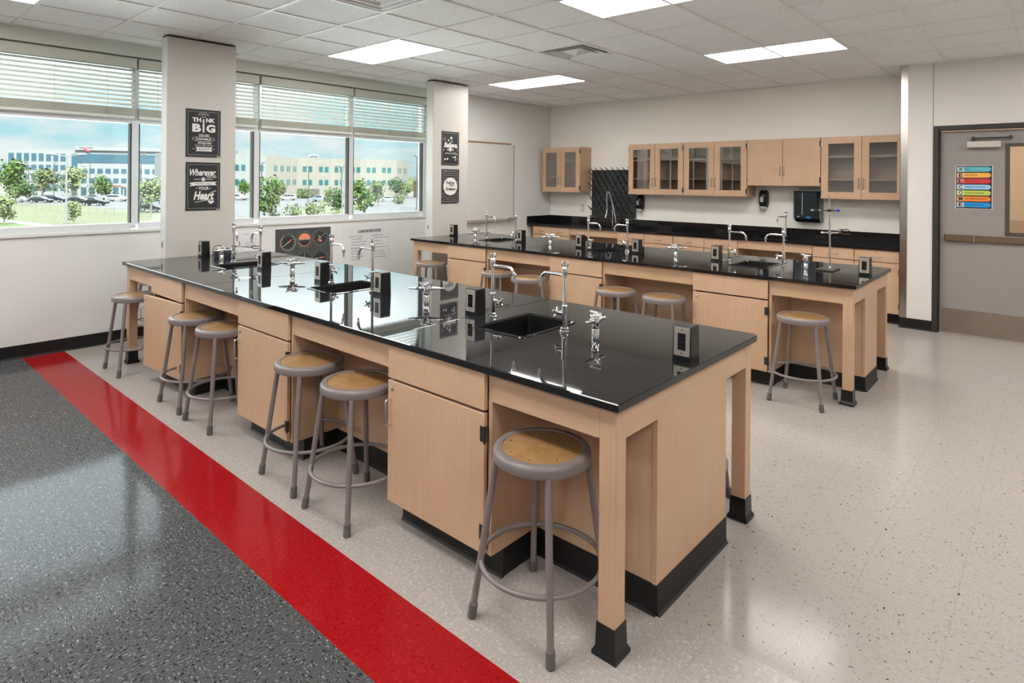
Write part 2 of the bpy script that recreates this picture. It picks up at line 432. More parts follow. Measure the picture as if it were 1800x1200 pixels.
# ------------------------------------------------------------------ room shell
XW, YB, YD, ZC = -6.67, 8.527, 7.85, 2.858
XR, YF = 3.4, -3.4
T = .6096; GX, GY = -3.929, 2.895
bm = bmn()
def fl(x0, x1, y0, y1, mi):
    f = bm.faces.new([bm.verts.new((x0, y0, 0)), bm.verts.new((x1, y0, 0)), bm.verts.new((x1, y1, 0)), bm.verts.new((x0, y1, 0))]); f.material_index = mi
fl(XW - .2, XR, YF - .1, -.68, 3); fl(XW - .2, XR, -.68, 1.152, 0); fl(XW - .2, XR, 1.152, 1.455, 1); fl(XW - .2, XR, 1.455, 2.048, 2); fl(XW - .2, XR, 2.048, 10.2, 3)  # unseen white strip behind the viewer, added to bounce light upward
struct('floor', bm, [VCT_GREY, VCT_RED, VCT_BEIGE, VCT_WHITE])

WT = .22
SILL, HEAD = 1.06, 2.735
WY0, WY1 = -2.85, 5.715
bm = bmn()
box(bm, XW - WT, XW, YF, YB + .2, 0, SILL)
box(bm, XW - WT, XW, YF, WY0, SILL, 3.05); box(bm, XW - WT, XW, WY1, YB + .2, SILL, 3.05)
struct('wall_left', bm, WALLW)
bm = bmn(); box(bm, XW - WT, XW, WY0, WY1, HEAD, 3.05)
struct('trim_1', bm, HEADER)
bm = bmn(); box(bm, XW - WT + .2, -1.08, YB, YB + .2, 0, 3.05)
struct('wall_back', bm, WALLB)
DX0, DX1, DZ = -.985, .075, 2.184
bm = bmn()
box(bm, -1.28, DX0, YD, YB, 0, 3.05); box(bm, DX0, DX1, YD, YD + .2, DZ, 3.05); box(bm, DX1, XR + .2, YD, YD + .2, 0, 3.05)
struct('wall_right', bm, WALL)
bm = bmn(); box(bm, XW - WT, XR + .2, YF - .2, YF, 0, 3.05); struct('wall_front', bm, plain('wall_paint_dimmed', (.30, .31, .33), .5))  # unseen wall, darkened to weaken its reflection in the cabinet glass
bm = bmn(); box(bm, XR, XR + .2, YF, YD, 0, 3.05); struct('wall_side', bm, WALL)
# corridor behind the door
bm = bmn(); box(bm, -1.6, 2.2, 10.0, 10.2, 1.12, 3.05); struct('wall_corridor', bm, plain('corridor_paint', (.50, .34, .21), .5))
bm = bmn(); box(bm, -1.6, 2.2, 9.985, 10.2, 0, 1.12); struct('wall_corridor_lower', bm, plain('corridor_wainscot', (.36, .225, .13), .5))
bm = bmn(); box(bm, -1.28, 2.2, YD + .2, 10.2, 2.86, 3.05); struct('ceiling_corridor', bm, CEIL)
# baseboards
def cove(bm, p0, p1, n, h=.105):
    """Rubber cove base along a wall: a thin strip with a toe that flares out at the floor."""
    p0 = Vector(p0); p1 = Vector(p1); n = Vector(n)
    prof = [(0, h), (.004, h), (.005, .02), (.008, .008), (.016, 0), (0, 0)]
    A = [bm.verts.new(p0 + n * a + Z3 * b) for a, b in prof]; B = [bm.verts.new(p1 + n * a + Z3 * b) for a, b in prof]
    k = len(prof)
    for i in range(k): bm.faces.new((A[i], A[(i + 1) % k], B[(i + 1) % k], B[i]))
    bm.faces.new(A); bm.faces.new(list(reversed(B)))
bm = bmn(); cove(bm, (XW, YF, 0), (XW, 7.9, 0), (1, 0, 0), .115); struct('baseboard_left', bm, BASEB)
bm = bmn(); cove(bm, (-1.28, YD, 0), (DX0, YD, 0), (0, -1, 0), .112); cove(bm, (DX1, YD, 0), (XR, YD, 0), (0, -1, 0), .112)
cove(bm, (-1.28, YD, 0), (-1.28, 7.93, 0), (-1, 0, 0), .112)
struct('baseboard_right', bm, BASEB)
# stainless corner guard and wall panel joint
bm = bmn(); box(bm, -1.284, -1.214, YD - .003, YD, .112, ZC); box(bm, -1.284, -1.28, YD - .003, YD + .07, .112, ZC)
struct('trim_2', bm, STEEL)
bm = bmn(); box(bm, -.989, -.983, YD - .0012, YD, DZ, ZC); struct('trim_3', bm, plain('panel_joint', (.22, .13, .07), .6))

# ceiling: tiles, T-bar grid, edge angle
lights = [(-3, 1), (-3, 5), (2, 1), (2, 5), (-3, -4), (2, -4), (7, 1), (7, 5), (7, -4), (-3, -8), (2, -8), (7, -8)]
vents = [(0, 3), (0, -1)]
taken = {(i, j) for a, j in lights for i in (a, a + 1)} | set(vents)
bm = bmn()
for i in range(-6, 13):
    for j in range(-11, 11):
        if (i, j) in taken: continue
        xa, xb, ya, yb = GX + i * T, GX + (i + 1) * T, GY + j * T, GY + (j + 1) * T
        xa, xb, ya, yb = max(xa, XW), min(xb, XR), max(ya, YF), min(yb, YB)
        if xb - xa < .01 or yb - ya < .01: continue
        if ya >= YD and xa > -1.3: continue
        bm.faces.new([bm.verts.new(q) for q in ((xa, ya, ZC + .008), (xa, yb, ZC + .008), (xb, yb, ZC + .008), (xb, ya, ZC + .008))])
struct('ceiling', bm, CEIL)
bm = bmn(); box(bm, XW - .2, XR + .2, YF - .2, 10.2, 3.05, 3.1); struct('ceiling_slab', bm, CEIL_BAR)
bm = bmn()
for i in range(-4, 13):
    x = GX + i * T
    if XW < x < XR: box(bm, x - .012, x + .012, YF, YB if x < -1.29 else YD, ZC, ZC + .012)
for j in range(-10, 10):
    y = GY + j * T
    if YF < y < YB: box(bm, XW, XR if y < YD else -1.29, y - .012, y + .012, ZC + .0006, ZC + .0126)
box(bm, XW, XW + .02, YF, YB, ZC, ZC + .012); box(bm, XW, -1.29, YB - .02, YB, ZC, ZC + .012); box(bm, -1.29, XR, YD - .02, YD, ZC, ZC + .012)
struct('ceiling_grid', bm, CEIL_BAR)

lt = None
LLAB = {(-3, 1): 'recessed ceiling light between the two window pillars', (-3, 5): 'recessed ceiling light near the whiteboard wall, beyond the second pillar',
        (2, 1): 'recessed ceiling light cut by the picture top, over the red-stripe bench', (2, 5): 'recessed ceiling light in front of the wall cabinets and door',
        (-3, -4): 'recessed ceiling light cut off at the corner above the window blinds'}
for (i, j) in lights:
    p = (GX + (i + 1) * T, GY + (j + .5) * T, ZC)
    lab = LLAB.get((i, j), 'recessed ceiling light outside the picture, behind the viewer')
    if lt is None:
        lt = thing('ceiling_light', lab, 'light', p, 0, 'recessed ceiling lights')
        bm = bmn(); box(bm, -T + .014, T - .014, -T / 2 + .014, T / 2 - .014, .004, .02)
        obj('diffuser', bm, DIFFUSER, lt)
        bm = bmn()
        for (a, b, c, d) in ((-T + .012, T - .012, -T / 2 + .012, -T / 2 + .02), (-T + .012, T - .012, T / 2 - .02, T / 2 - .012), (-T + .012, -T + .02, -T / 2 + .02, T / 2 - .02), (T - .02, T - .012, -T / 2 + .02, T / 2 - .02)):
            box(bm, a, b, c, d, .001, .0035)
        obj('frame', bm, CEIL_BAR, lt)
    else: dup(lt, p, 0, lab)
vt = None
for k, (i, j) in enumerate(vents):
    p = (GX + (i + .5) * T, GY + (j + .5) * T, ZC)
    lab = ('square four-way air diffuser in the ceiling between two lights, whole', 'square air diffuser cut off by the top edge of the picture')[k]
    if k == 0:
        vt = thing('ceiling_vent', lab, 'vent', p, 0, 'ceiling air diffusers')
        def sq(bm, r0, z0, r1, z1):
            A = [bm.verts.new((sx * r0, sy * r0, z0)) for sx, sy in ((-1, -1), (1, -1), (1, 1), (-1, 1))]
            B = [bm.verts.new((sx * r1, sy * r1, z1)) for sx, sy in ((-1, -1), (1, -1), (1, 1), (-1, 1))]
            for q in range(4): bm.faces.new((A[q], A[(q + 1) % 4], B[(q + 1) % 4], B[q]))
            return B
        bm = bmn(); sq(bm, .297, .001, .275, -.002); sq(bm, .275, -.002, .262, .02); obj('frame', bm, CEIL_BAR, vt)
        bm = bmn(); sq(bm, .265, .075, .265, .02); bm.faces.new([bm.verts.new(q) for q in ((-.27, -.27, .08), (.27, -.27, .08), (.27, .27, .08), (-.27, .27, .08))]); obj('duct_box', bm, plain('vent_duct', (.16, .16, .16), .6), vt)
        for r in (.235, .165):
            bm = bmn(); sq(bm, r, -.004, r - .008, -.004); sq(bm, r - .008, -.004, r - .055, .05); obj('louver', bm, plain('vent_metal', (.80, .80, .79), .35), vt)
        bm = bmn(); B = sq(bm, .118, .012, .001, -.030); obj('center_cone', bm, CEIL_BAR, vt)
    else: dup(vt, p, 0, lab)

# two pillars in front of the window ribbon
for k, (y0, y1) in enumerate(((2.06, 2.68), (5.22, 5.84))):
    bm = bmn(); box(bm, -6.012, -6.0, y0, y1, 0, ZC - .012, .003); cs = struct('column_%d' % (k + 1), bm, COLUMN)
    bm = bmn(); box(bm, -6.135, -6.0125, y0, y1, 0, ZC - .012, .002); obj('casing', bm, COLSIDE, cs)
    bm = bmn(); box(bm, -6.13, -6.01, y0 + .005, y1 - .005, ZC - .012, ZC); obj('shadow_gap', bm, DARKHOLE, cs)
    bm = bmn(); box(bm, -6.09, -6.078, y0 - .004, y0, .93, .985, .001); obj('latch', bm, BLACKP, cs)

# windows in a ribbon behind the pillars
WB = [-2.85, -1.63, -.41, .81, 2.035, 3.255, 4.495, 5.715]  # first two unseen bays added to let in more daylight
XG = -6.80
for k in range(7):
    y0, y1 = WB[k], WB[k + 1]
    bm = bmn()
    box(bm, XG - .03, XG + .05, y0 - .03, y0 + .03, SILL + .05, HEAD)
    if k == 6: box(bm, XG - .03, XG + .05, y1 - .03, y1, SILL + .05, HEAD)
    box(bm, XG - .03, XG + .06, y0 + .03, y1 - .03, SILL - .02, SILL + .065, .004)
    box(bm, XG - .03, XG + .055, y0 + .03, y1 - .03, HEAD - .64, HEAD - .60)
    box(bm, XG - .03, XG + .05, y0 + .03, y1 - .03, HEAD - .03, HEAD)
    wf = struct('window_%d' % (k + 1), bm, FRAMEW)
    bm = bmn()
    for yy in ((y0 + .03, y0 + .042), (y1 - .042, y1 - .03)): box(bm, XG - .022, XG + .046, yy[0], yy[1], SILL + .065, HEAD - .64)
    obj('gasket', bm, FRAMED, wf)
    bm = bmn(); box(bm, XG - .004, XG + .002, y0 + .03, y1 - .03, SILL + .065, HEAD - .03); obj('pane', bm, GLASS, wf)
bm = bmn(); box(bm, XG + .05, XW + .018, WY0, WY1, SILL - .022, SILL + .004, .003); struct('trim_4', bm, COLSIDE)

# venetian blinds, drawn half up
bl = None
YL = 1.205
BLAB = ['white slatted blind beyond the picture edge, third from the first pillar'] * 2 + ['white slatted blind wholly beyond the picture edge', 'wide white slatted blind cut off by the picture edge, beside the first pillar', 'white slatted blind mostly hidden behind the pillar with two lettered posters',
        'white slatted blind midway between the two pillars, over the gauge poster', 'white slatted blind next to the second pillar, over the rules chart']
for k in range(7):
    y0, y1 = WB[k] + .008, WB[k + 1] - .008
    yc = (y0 + y1) / 2
    if bl is None:
        h = YL / 2
        bl = thing('window_blind', BLAB[0], 'blind', (XW - .055, yc, 2.1), 0, 'blinds along the window wall')
        bm = bmn(); box(bm, -.02, .045, -h, h, .525, .62, .004); obj('valance', bm, STACK, bl)
        bm = bmn()
        for q in range(9):
            z = .508 - q * .0415
            prismf = (Vector((0, -h + .01, z)), X3.copy(), Z3.copy(), Y3.copy())
            cv = []
            for t in range(7):
                uu = -.025 + .05 * t / 6; cv.append((uu, uu * -.55 + .004 * (1 - (uu / .025) ** 2)))
            poly = cv + [(a, b - .0025) for a, b in reversed(cv)]
            prism(bm, poly, prismf, 0, 2 * h - .02)
        obj('slats', bm, SLAT, bl)
        bm = bmn()
        for q in range(12): box(bm, -.025, .025, -h + .01, h - .01, .066 + q * .0062, .0705 + q * .0062, .001)
        obj('slat_stack', bm, STACK, bl)
        bm = bmn(); box(bm, -.027, .027, -h + .01, h - .01, .036, .064, .004); obj('bottom_rail', bm, SLAT, bl)
        for yy in (-.43, -.05, .36):
            bm = bmn(); cyl(bm, (.028, yy, .06), (.028, yy, .53), .0014, seg=6)
            for q in range(2): tube(bm, arc((.031, yy, .085 + .03 * q), (0, 1, 0), (0, 0, 1), .018, 0, 2 * pi, 10), .0014, 5)
            obj('ladder_cord', bm, CORD, bl)
    else: dup(bl, (XW - .055, yc, 2.1), 0, BLAB[k])

# ------------------------------------------------------------------ door
d = struct('door_1', box(bmn(), -.925, .015, YD + .055, YD + .10, .012, 2.125), DOORL)
bm = bmn()
box(bm, DX0, DX0 + .05, YD - .014, YD + .12, 0, DZ, .004); box(bm, DX1 - .05, DX1, YD - .014, YD + .12, 0, DZ, .004); box(bm, DX0 + .05, DX1 - .05, YD - .014, YD + .12, DZ - .05, DZ, .004)
box(bm, DX0 + .05, DX0 + .062, YD + .035, YD + .055, 0, DZ - .05); box(bm, DX1 - .062, DX1 - .05, YD + .035, YD + .055, 0, DZ - .05)
obj('door_frame', bm, DOORF, d)
bm = bmn(); box(bm, -.905, 0, YD + .051, YD + .055, .02, .262, .001); obj('kick_plate', bm, KICK, d)
bm = bmn(); box(bm, -.88, -.005, YD + .025, YD + .055, .975, 1.04, .006); box(bm, -.885, -.64, YD + .01, YD + .055, .972, 1.043, .008); obj('push_bar', bm, plain('push_bar_bronze', (.30, .21, .135), .28, .9, var=.08, scale=8), d)
bm = bmn(); box(bm, -.643, -.625, YD + .008, YD + .05, .97, 1.045, .002); obj('push_bar_band', bm, STEEL, d)
bm = bmn(); box(bm, -.70, -.415, YD - .005, YD + .055, 1.945, 2.012, .006); obj('closer_body', bm, CLOSER, d)
bm = bmn(); box(bm, -.66, -.34, YD + .012, YD + .022, 2.035, 2.05, .003); cyl(bm, (-.645, YD + .017, 2.01), (-.645, YD + .017, 2.058), .016); cyl(bm, (-.345, YD + .017, 2.028), (-.345, YD + .017, 2.062), .013); obj('closer_arm', bm, CARBON, d)
vx0, vx1, vz0, vz1 = -.385, -.11, 1.055, 1.985
bm = bmn()
box(bm, vx0, vx0 + .035, YD + .045, YD + .057, vz0, vz1, .003); box(bm, vx1 - .035, vx1, YD + .045, YD + .057, vz0, vz1, .003)
box(bm, vx0 + .035, vx1 - .035, YD + .045, YD + .057, vz0, vz0 + .035, .003); box(bm, vx0 + .035, vx1 - .035, YD + .045, YD + .057, vz1 - .035, vz1, .003)
obj('vision_frame', bm, plain('vision_frame_paint', (.075, .058, .035), .4), d)
# cut the vision opening through the leaf
me = d.data; bm = bmn()
for (a, b, c, e) in ((-.925, vx0 + .03, .012, 2.125), (vx1 - .03, .015, .012, 2.125), (vx0 + .03, vx1 - .03, .012, vz0 + .03), (vx0 + .03, vx1 - .03, vz1 - .03, 2.125)):
    box(bm, a, b, YD + .055, YD + .10, c, e)
bm.to_mesh(me); bm.free()
bm = bmn(); box(bm, vx0 + .03, vx1 - .03, YD + .072, YD + .078, vz0 + .03, vz1 - .03); obj('pane', bm, GLASSD, d)
# unseen lamp added to light the corridor behind the door pane
cl = thing('corridor_fill_light', 'unseen ceiling lamp added to light the corridor beyond the door', 'light', (-.2, 8.9, 2.855))
bm = bmn(); box(bm, -.3, .3, -.3, .3, -.005, .004); obj('diffuser', bm, DIFFUSER, cl)
bm = bmn(); box(bm, -.32, .32, -.32, -.3, -.008, .004); box(bm, -.32, .32, .3, .32, -.008, .004); obj('frame', bm, CEIL_BAR, cl)

# ------------------------------------------------------------------ welcome sign on the door
ws = thing('welcome_sign', 'small welcome sign with seven coloured strips taped on the grey door', 'sign', (-.64, YD + .0545, 1.32))
fr = frame_my(0, 0, 0)
W2, H = .148, .44
bm = bmn(); prism(bm, [(-W2 - .006, -.003), (W2 + .006, -.003), (W2 + .006, H + .004), (-W2 - .006, H + .004)], fr, 0, .001); obj('backing', bm, PAPER, ws)
bm = bmn(); rect(bm, fr, -W2, W2, 0, H, .0013); obj('black_field', bm, plain('sign_black', (.012, .012, .022), .5), ws)
cols = [((.11, .45, .52), (.50, .62, .62)), ((.85, .42, .06), (.80, .52, .28)), ((.62, .03, .035), (.66, .16, .15)), ((.30, .55, .80), (.58, .66, .76)), ((.52, .60, .09), (.72, .74, .45)), ((.83, .23, .02), (.82, .40, .12)), ((.0, .27, .66), (.62, .68, .72))]
lines = ['WHEN YOU', 'ENTER THIS ROOM', 'LEARNING IS FUN &', 'COOPERATION IS EXPECTED.', 'OUR POSITIVE ATTITUDE &', 'MUTUAL RESPECT ARE PART OF', 'EVERYTHING WE DO & SAY!']
words_ = [l[1:].strip() if l[0] == 'WELCOME'[i] else l for i, l in enumerate(lines)]
for i in range(7):
    vt0 = H - .010 - i * .0612 - .050; vt1 = vt0 + .050; vm = (vt0 + vt1) / 2
    c1 = plain('strip_%d' % i, cols[i][0], .5, var=.03); c2 = plain('letter_square_%d' % i, cols[i][1], .5, var=.03)
    pts = [(-W2 + .066, vt0), (W2 - .033, vt0)] + [(W2 - .033 + .025 * cos(a), vm + .025 * sin(a)) for a in [radians(-75 + 15 * q) for q in range(11)]] + [(W2 - .033, vt1), (-W2 + .066, vt1)]
    bm = bmn(); flat(bm, fr, pts, .0016); st = obj('strip', bm, c1, ws)
    bm = bmn(); rect(bm, fr, -W2 + .008, -W2 + .066, vt0, vt1, .0016); lq = obj('letter_square', bm, c2, ws)
    text('letter', 'WELCOME'[i], INK_K, fr, (-W2 + .022, -W2 + .056, vt0 + .005, vt1 - .004), .002, lq, 0, .03)
    s = words_[i]; wd = min(.185, .0075 * len(s))
    text('lettering', s, INK_K, fr, (-W2 + .071, -W2 + .071 + wd, vm - .006, vm + .006), .002, st, 0, .02)

# ------------------------------------------------------------------ posters on the pillars
def poster_base(label, y, z, w=.315, h=.447):
    t = thing('chalkboard_poster', label, 'poster', (-5.9985, y, z), 0, 'black lettered posters on the pillars')
    f = frame_px(0, 0, 0)
    bm = bmn(); prism(bm, [(0, 0), (w, 0), (w, h), (0, h)], f, 0, .0012); obj('sheet', bm, CHALK, t)
    bm = bmn(); rect_frame(bm, f, .016, w - .016, .018, h - .018, .006, .0016); obj('border', bm, CHALKG, t)
    bm = bmn(); rect(bm, f, w - .035, w - .005, .004, .010, .0018); obj('corner_mark', bm, INK_W, t)
    return t, f
w, h = .315, .447
t, f = poster_base('black poster on the first pillar, upper one, big white THINK BIG lettering', 2.220, 1.762)
def tx(s, u0, u1, v0, v1, m=INK_W, sh=0, bo=.02, wz=.002): text('lettering', s, m, f, (u0 * w, u1 * w, v0 * h, v1 * h), wz, t, sh, bo)
tx('TH', .18, .43, .735, .825, bo=.045); tx('i', .475, .525, .72, .80, bo=.03); tx('NK', .57, .83, .735, .825, bo=.045)
tx('B', .18, .43, .525, .695, bo=.05); tx('G', .58, .84, .525, .695, bo=.05)
tx('YOU ARE', .36, .66, .435, .485); tx('CAPABLE', .28, .72, .358, .402, bo=.03); tx('of more than', .34, .73, .275, .33, sh=.3); tx('YOU', .47, .57, .235, .262)
bm = bmn(); rect(bm, f, .475 * w, .525 * w, .52 * h, .71 * h, .002); rect(bm, f, .25 * w, .44 * w, .245 * h, .252 * h, .002); rect(bm, f, .6 * w, .79 * w, .245 * h, .252 * h, .002)
rect(bm, f, .18 * w, .27 * w, .17 * h, .176 * h, .002); rect(bm, f, .74 * w, .83 * w, .17 * h, .176 * h, .002)
for k in range(8):
    a = radians(20 + 20 * k); u, v = .5 * w + .055 * cos(a), .86 * h + .04 * sin(a); u1_, v1_ = .5 * w + .033 * cos(a), .86 * h + .024 * sin(a)
    nx, ny = -sin(a) * .0016, cos(a) * .0016
    flat(bm, f, [(u1_ - nx, v1_ - ny), (u - nx, v - ny), (u + nx, v + ny), (u1_ + nx, v1_ + ny)], .002)
ring_poly(bm, f, (.5 * w, .865 * h), .017, .0135, .002, 18)
obj('drawn_lines', bm, INK_W, t)
bm = bmn()
N_ = 36
A = [((.5 + .325 * cos(2 * pi * k / N_)) * w, (.38 + .052 * sin(2 * pi * k / N_)) * h) for k in range(N_)]; B = [((.5 + .312 * cos(2 * pi * k / N_)) * w, (.38 + .046 * sin(2 * pi * k / N_)) * h) for k in range(N_)]
for k in range(N_): flat(bm, f, [A[k], A[(k + 1) % N_], B[(k + 1) % N_], B[k]], .002)
obj('ellipse', bm, INK_W, t)
bm = bmn(); flat(bm, f, [(.28 * w, .125 * h), (.76 * w, .125 * h), (.72 * w, .17 * h), (.76 * w, .215 * h), (.28 * w, .215 * h), (.32 * w, .17 * h)], .002); bn = obj('banner', bm, INK_W, t)
text('lettering', 'KNOW', INK_K, f, (.37 * w, .68 * w, .138 * h, .203 * h), .0026, bn, 0, .0)

t, f = poster_base('black poster on the first pillar, lower one, script lettering ending in Heart', 2.223, 1.262, .312, .452)
w, h = .312, .452
tx('Wherever', .11, .87, .72, .86, sh=.3, bo=.03); tx('YOU GO', .58, .88, .675, .735, bo=.02); tx('YOUR', .36, .66, .43, .495, bo=.02); tx('Heart', .22, .82, .22, .40, sh=.3, bo=.04)
bm = bmn(); rect(bm, f, .23 * w, .41 * w, .642 * h, .652 * h, .002); rect(bm, f, .59 * w, .77 * w, .642 * h, .652 * h, .002)
rect(bm, f, .29 * w, .345 * w, .458 * h, .468 * h, .002); rect(bm, f, .675 * w, .73 * w, .458 * h, .468 * h, .002)
flat(bm, f, [(.25 * w, .165 * h), (.82 * w, .235 * h), (.82 * w, .245 * h), (.25 * w, .175 * h)], .002)
flat(bm, f, [(.70 * w, .36 * h), (.88 * w, .405 * h), (.88 * w, .418 * h), (.70 * w, .372 * h)], .002)
hp = []
for k in range(24):
    a = 2 * pi * k / 24; hp.append((.73 * w + .0018 * 16 * sin(a) ** 3, .175 * h + .0013 * (13 * cos(a) - 5 * cos(2 * a) - 2 * cos(3 * a) - cos(4 * a))))
flat(bm, f, hp, .002); obj('drawn_lines', bm, INK_W, t)
bm = bmn(); flat(bm, f, [(.10 * w, .50 * h), (.26 * w, .515 * h), (.74 * w, .525 * h), (.90 * w, .525 * h), (.84 * w, .56 * h), (.90 * w, .595 * h), (.76 * w, .60 * h), (.24 * w, .59 * h), (.10 * w, .57 * h), (.16 * w, .535 * h)], .002); bn = obj('banner', bm, INK_W, t)
text('lettering', 'WITH ALL', INK_K, f, (.25 * w, .75 * w, .538 * h, .575 * h), .0026, bn)
bm = bmn(); disc(bm, f, (.5 * w, .648 * h), .018, .002); bd = obj('badge', bm, INK_W, t); text('lettering', 'go', INK_K, f, (.5 * w - .009, .5 * w + .009, .648 * h - .008, .648 * h + .007), .0026, bd)

t, f = poster_base('black poster on the second pillar, upper one, white dots around Believe lettering', 5.358, 1.762)
w, h = .315, .447
tx('Believe', .14, .88, .52, .68, sh=.3, bo=.04); tx('yourself', .2, .82, .31, .40, m=INK_G, bo=.03)
bm = bmn(); random.seed(3)
for (u, v, r) in ((.55, .81, .018), (.4, .74, .013), (.58, .71, .010), (.2, .80, .007), (.1, .76, .006), (.2, .74, .006), (.87, .54, .010), (.13, .45, .009), (.36, .46, .011), (.65, .46, .011), (.86, .34, .009), (.2, .18, .014), (.34, .19, .014), (.68, .24, .011), (.79, .25, .014), (.79, .17, .010), (.88, .46, .005), (.9, .19, .005)):
    disc(bm, f, (u * w, v * h), r, .002, 16)
obj('dots', bm, INK_W, t)
bm = bmn(); disc(bm, f, (.5 * w, .47 * h), .026, .002); bd = obj('badge', bm, INK_W, t); text('lettering', 'in', INK_K, f, (.5 * w - .011, .5 * w + .011, .47 * h - .012, .47 * h + .012), .0026, bd, .2)
t, f = poster_base('black polka-dot poster on the second pillar, lower one, with a pale round badge', 5.364, 1.259, .315, .452)
w, h = .315, .452
bm = bmn()
for a in range(9):
    for b in range(16):
        u = .10 + .1 * a + (.05 if b % 2 else 0); v = .07 + .0575 * b
        if u < .93 and v < .95 and ((u - .5) ** 2 / .42 ** 2 + (v - .5) ** 2 / .28 ** 2) > 1: disc(bm, f, (u * w, v * h), .0052, .002, 10)
obj('dots', bm, INK_W, t)
bm = bmn(); disc(bm, f, (.5 * w, .5 * h), .125, .0024, 32, .118); bd = obj('badge', bm, INK_W, t)
for s, a in (('Follow', (.24, .74, .56, .66)), ('your', (.42, .72, .48, .555)), ('Dreams', (.22, .80, .38, .47))):
    text('lettering', s, INK_K, f, (a[0] * w, a[1] * w, a[2] * h, a[3] * h), .003, bd, .3, .03)

# ------------------------------------------------------------------ charts under the window
t = thing('gauge_poster', 'dark poster of aircraft dials on the wall under the window', 'poster', (XW + .0015, 3.44, .48))
f = frame_px(0, 0, 0); w, h = .715, .505
bm = bmn(); prism(bm, [(-.02, -.02), (w + .03, -.02), (w + .03, h + .016), (-.02, h + .016)], f, 0, .0012); obj('sheet', bm, PAPER, t)
bm = bmn(); rect(bm, f, 0, w, 0, h, .0016); obj('panel', bm, POSTERG, t)
def dial(cu, cv, r, kind):
    bm = bmn(); disc(bm, f, (cu, cv), r, .002, 32); g = obj('dial', bm, GAUGEG, t)
    bm = bmn(); disc(bm, f, (cu, cv), r * .80, .0024, 32); obj('dial_face', bm, GAUGEF, g)
    bm = bmn()
    for k in range(12):
        a = 2 * pi * k / 12; c_, s_ = cos(a), sin(a)
        flat(bm, f, [(cu + r * (q * c_ - p * s_), cv + r * (q * s_ + p * c_)) for q, p in ((.62, -.03), (.76, -.03), (.76, .03), (.62, .03))], .0028)
    obj('tick_marking', bm, INK_G if kind else GREENI, g)
    def needle(ang, l0, l1, wd, m):
        a = radians(ang); c_, s_ = cos(a), sin(a); b2 = bmn()
        flat(b2, f, [(cu + r * (q * c_ - p * s_), cv + r * (q * s_ + p * c_)) for q, p in ((l0, -wd), (l1, -wd * .5), (l1, wd * .5), (l0, wd))], .0034); obj('needle', b2, m, g)
    if kind == 'speed':
        b2 = bmn(); ring_poly(b2, f, (cu, cv), r * .86, r * .79, .003, 16, radians(125), radians(215)); obj('orange_arc', b2, ORANGE, g)
        b2 = bmn(); ring_poly(b2, f, (cu, cv), r * .86, r * .80, .003, 24, radians(-140), radians(60)); obj('green_arc', b2, GREENI, g)
        needle(215, 0, .75, .05, GREENI); needle(35, 0, .55, .07, ORANGE)
    if kind == 'horizon':
        b2 = bmn(); flat(b2, f, [(cu + r * .72 * cos(radians(6 + 168 * q / 16)), cv + r * .72 * sin(radians(6 + 168 * q / 16))) for q in range(17)], .003); obj('sky_half', b2, ORANGE, g)
        b2 = bmn(); ring_poly(b2, f, (cu, cv), r * .72, r * .66, .003, 16, radians(190), radians(350)); obj('orange_arc', b2, ORANGE, g)
        b2 = bmn(); rect(b2, f, cu - r * .6, cu + r * .6, cv - r * .02, cv + r * .04, .0034); obj('green_line', b2, GREENI, g)
    if kind == 'alt':
        needle(40, 0, .78, .035, GREENI); needle(220, 0, .5, .07, ORANGE); needle(140, 0, .38, .07, GREENI)
        b2 = bmn(); flat(b2, f, [(cu - r * .2, cv - r * .45), (cu + r * .2, cv - r * .45), (cu + r * .1, cv - r * .22), (cu - r * .1, cv - r * .22)], .003); obj('orange_flag', b2, ORANGE, g)
    if kind == 'head': needle(90, 0, .6, .07, ORANGE); needle(90, .1, .75, .03, ORANGE)
    if kind == 'climb': needle(5, -.6, 0, .05, GREENI); needle(5, 0, .5, .06, ORANGE)
    if kind == 'turn': needle(0, -.6, .6, .04, GREENI)
for cu, cv, kd in ((.155, .345, 'speed'), (.365, .365, 'horizon'), (.575, .38, 'alt'), (.155, .13, 'turn'), (.365, .13, 'head'), (.575, .135, 'climb')): dial(cu, cv, .108, kd)

t = thing('rules_chart', 'white classroom expectations chart taped on the wall under the window', 'poster', (XW + .0015, 4.325, .47))
w, h = .745, .515
bm = bmn(); prism(bm, [(0, 0), (w, 0), (w, h), (0, h)], f, 0, .0012); obj('sheet', bm, LAMIN, t)
def ct(s, u0, u1, v0, v1, m=INK_K, bo=.02): text('lettering', s, m, f, (u0 * w, u1 * w, v0 * h, v1 * h), .002, t, 0, bo)
ct('CLASSROOM EXPECTATIONS', .30, .78, .80, .875, bo=.04)
ct('START OF CLASS:', .12, .40, .69, .74, INK_G); ct('DURING CLASS:', .58, .82, .69, .74, INK_G); ct('END OF CLASS:', .62, .84, .285, .335, INK_G)
for k, (s, a, b) in enumerate((('Come in quietly', .17, .38), ('Get necessary materials', .17, .48), ('Make sure you sit quickly', .17, .45), ('Be seated and work', .17, .42), ('No talking', .17, .33), ('Begin your work', .17, .38), ('Turn in homework', .17, .42), ('No phones', .17, .32))):
    ct(s, a, b, .635 - .0725 * k, .665 - .0725 * k)
for k, (s, a, b) in enumerate((('Stay in your seat at all times', .63, .96), ('No talking out', .63, .80), ('Do all your work', .63, .85), ('Stay focused on the task', .63, .93))):
    ct(s, a, b, .635 - .08 * k, .665 - .08 * k)
ct('Do not pack up early', .65, .88, .225, .255); ct('Wait to be dismissed', .65, .89, .15, .18)

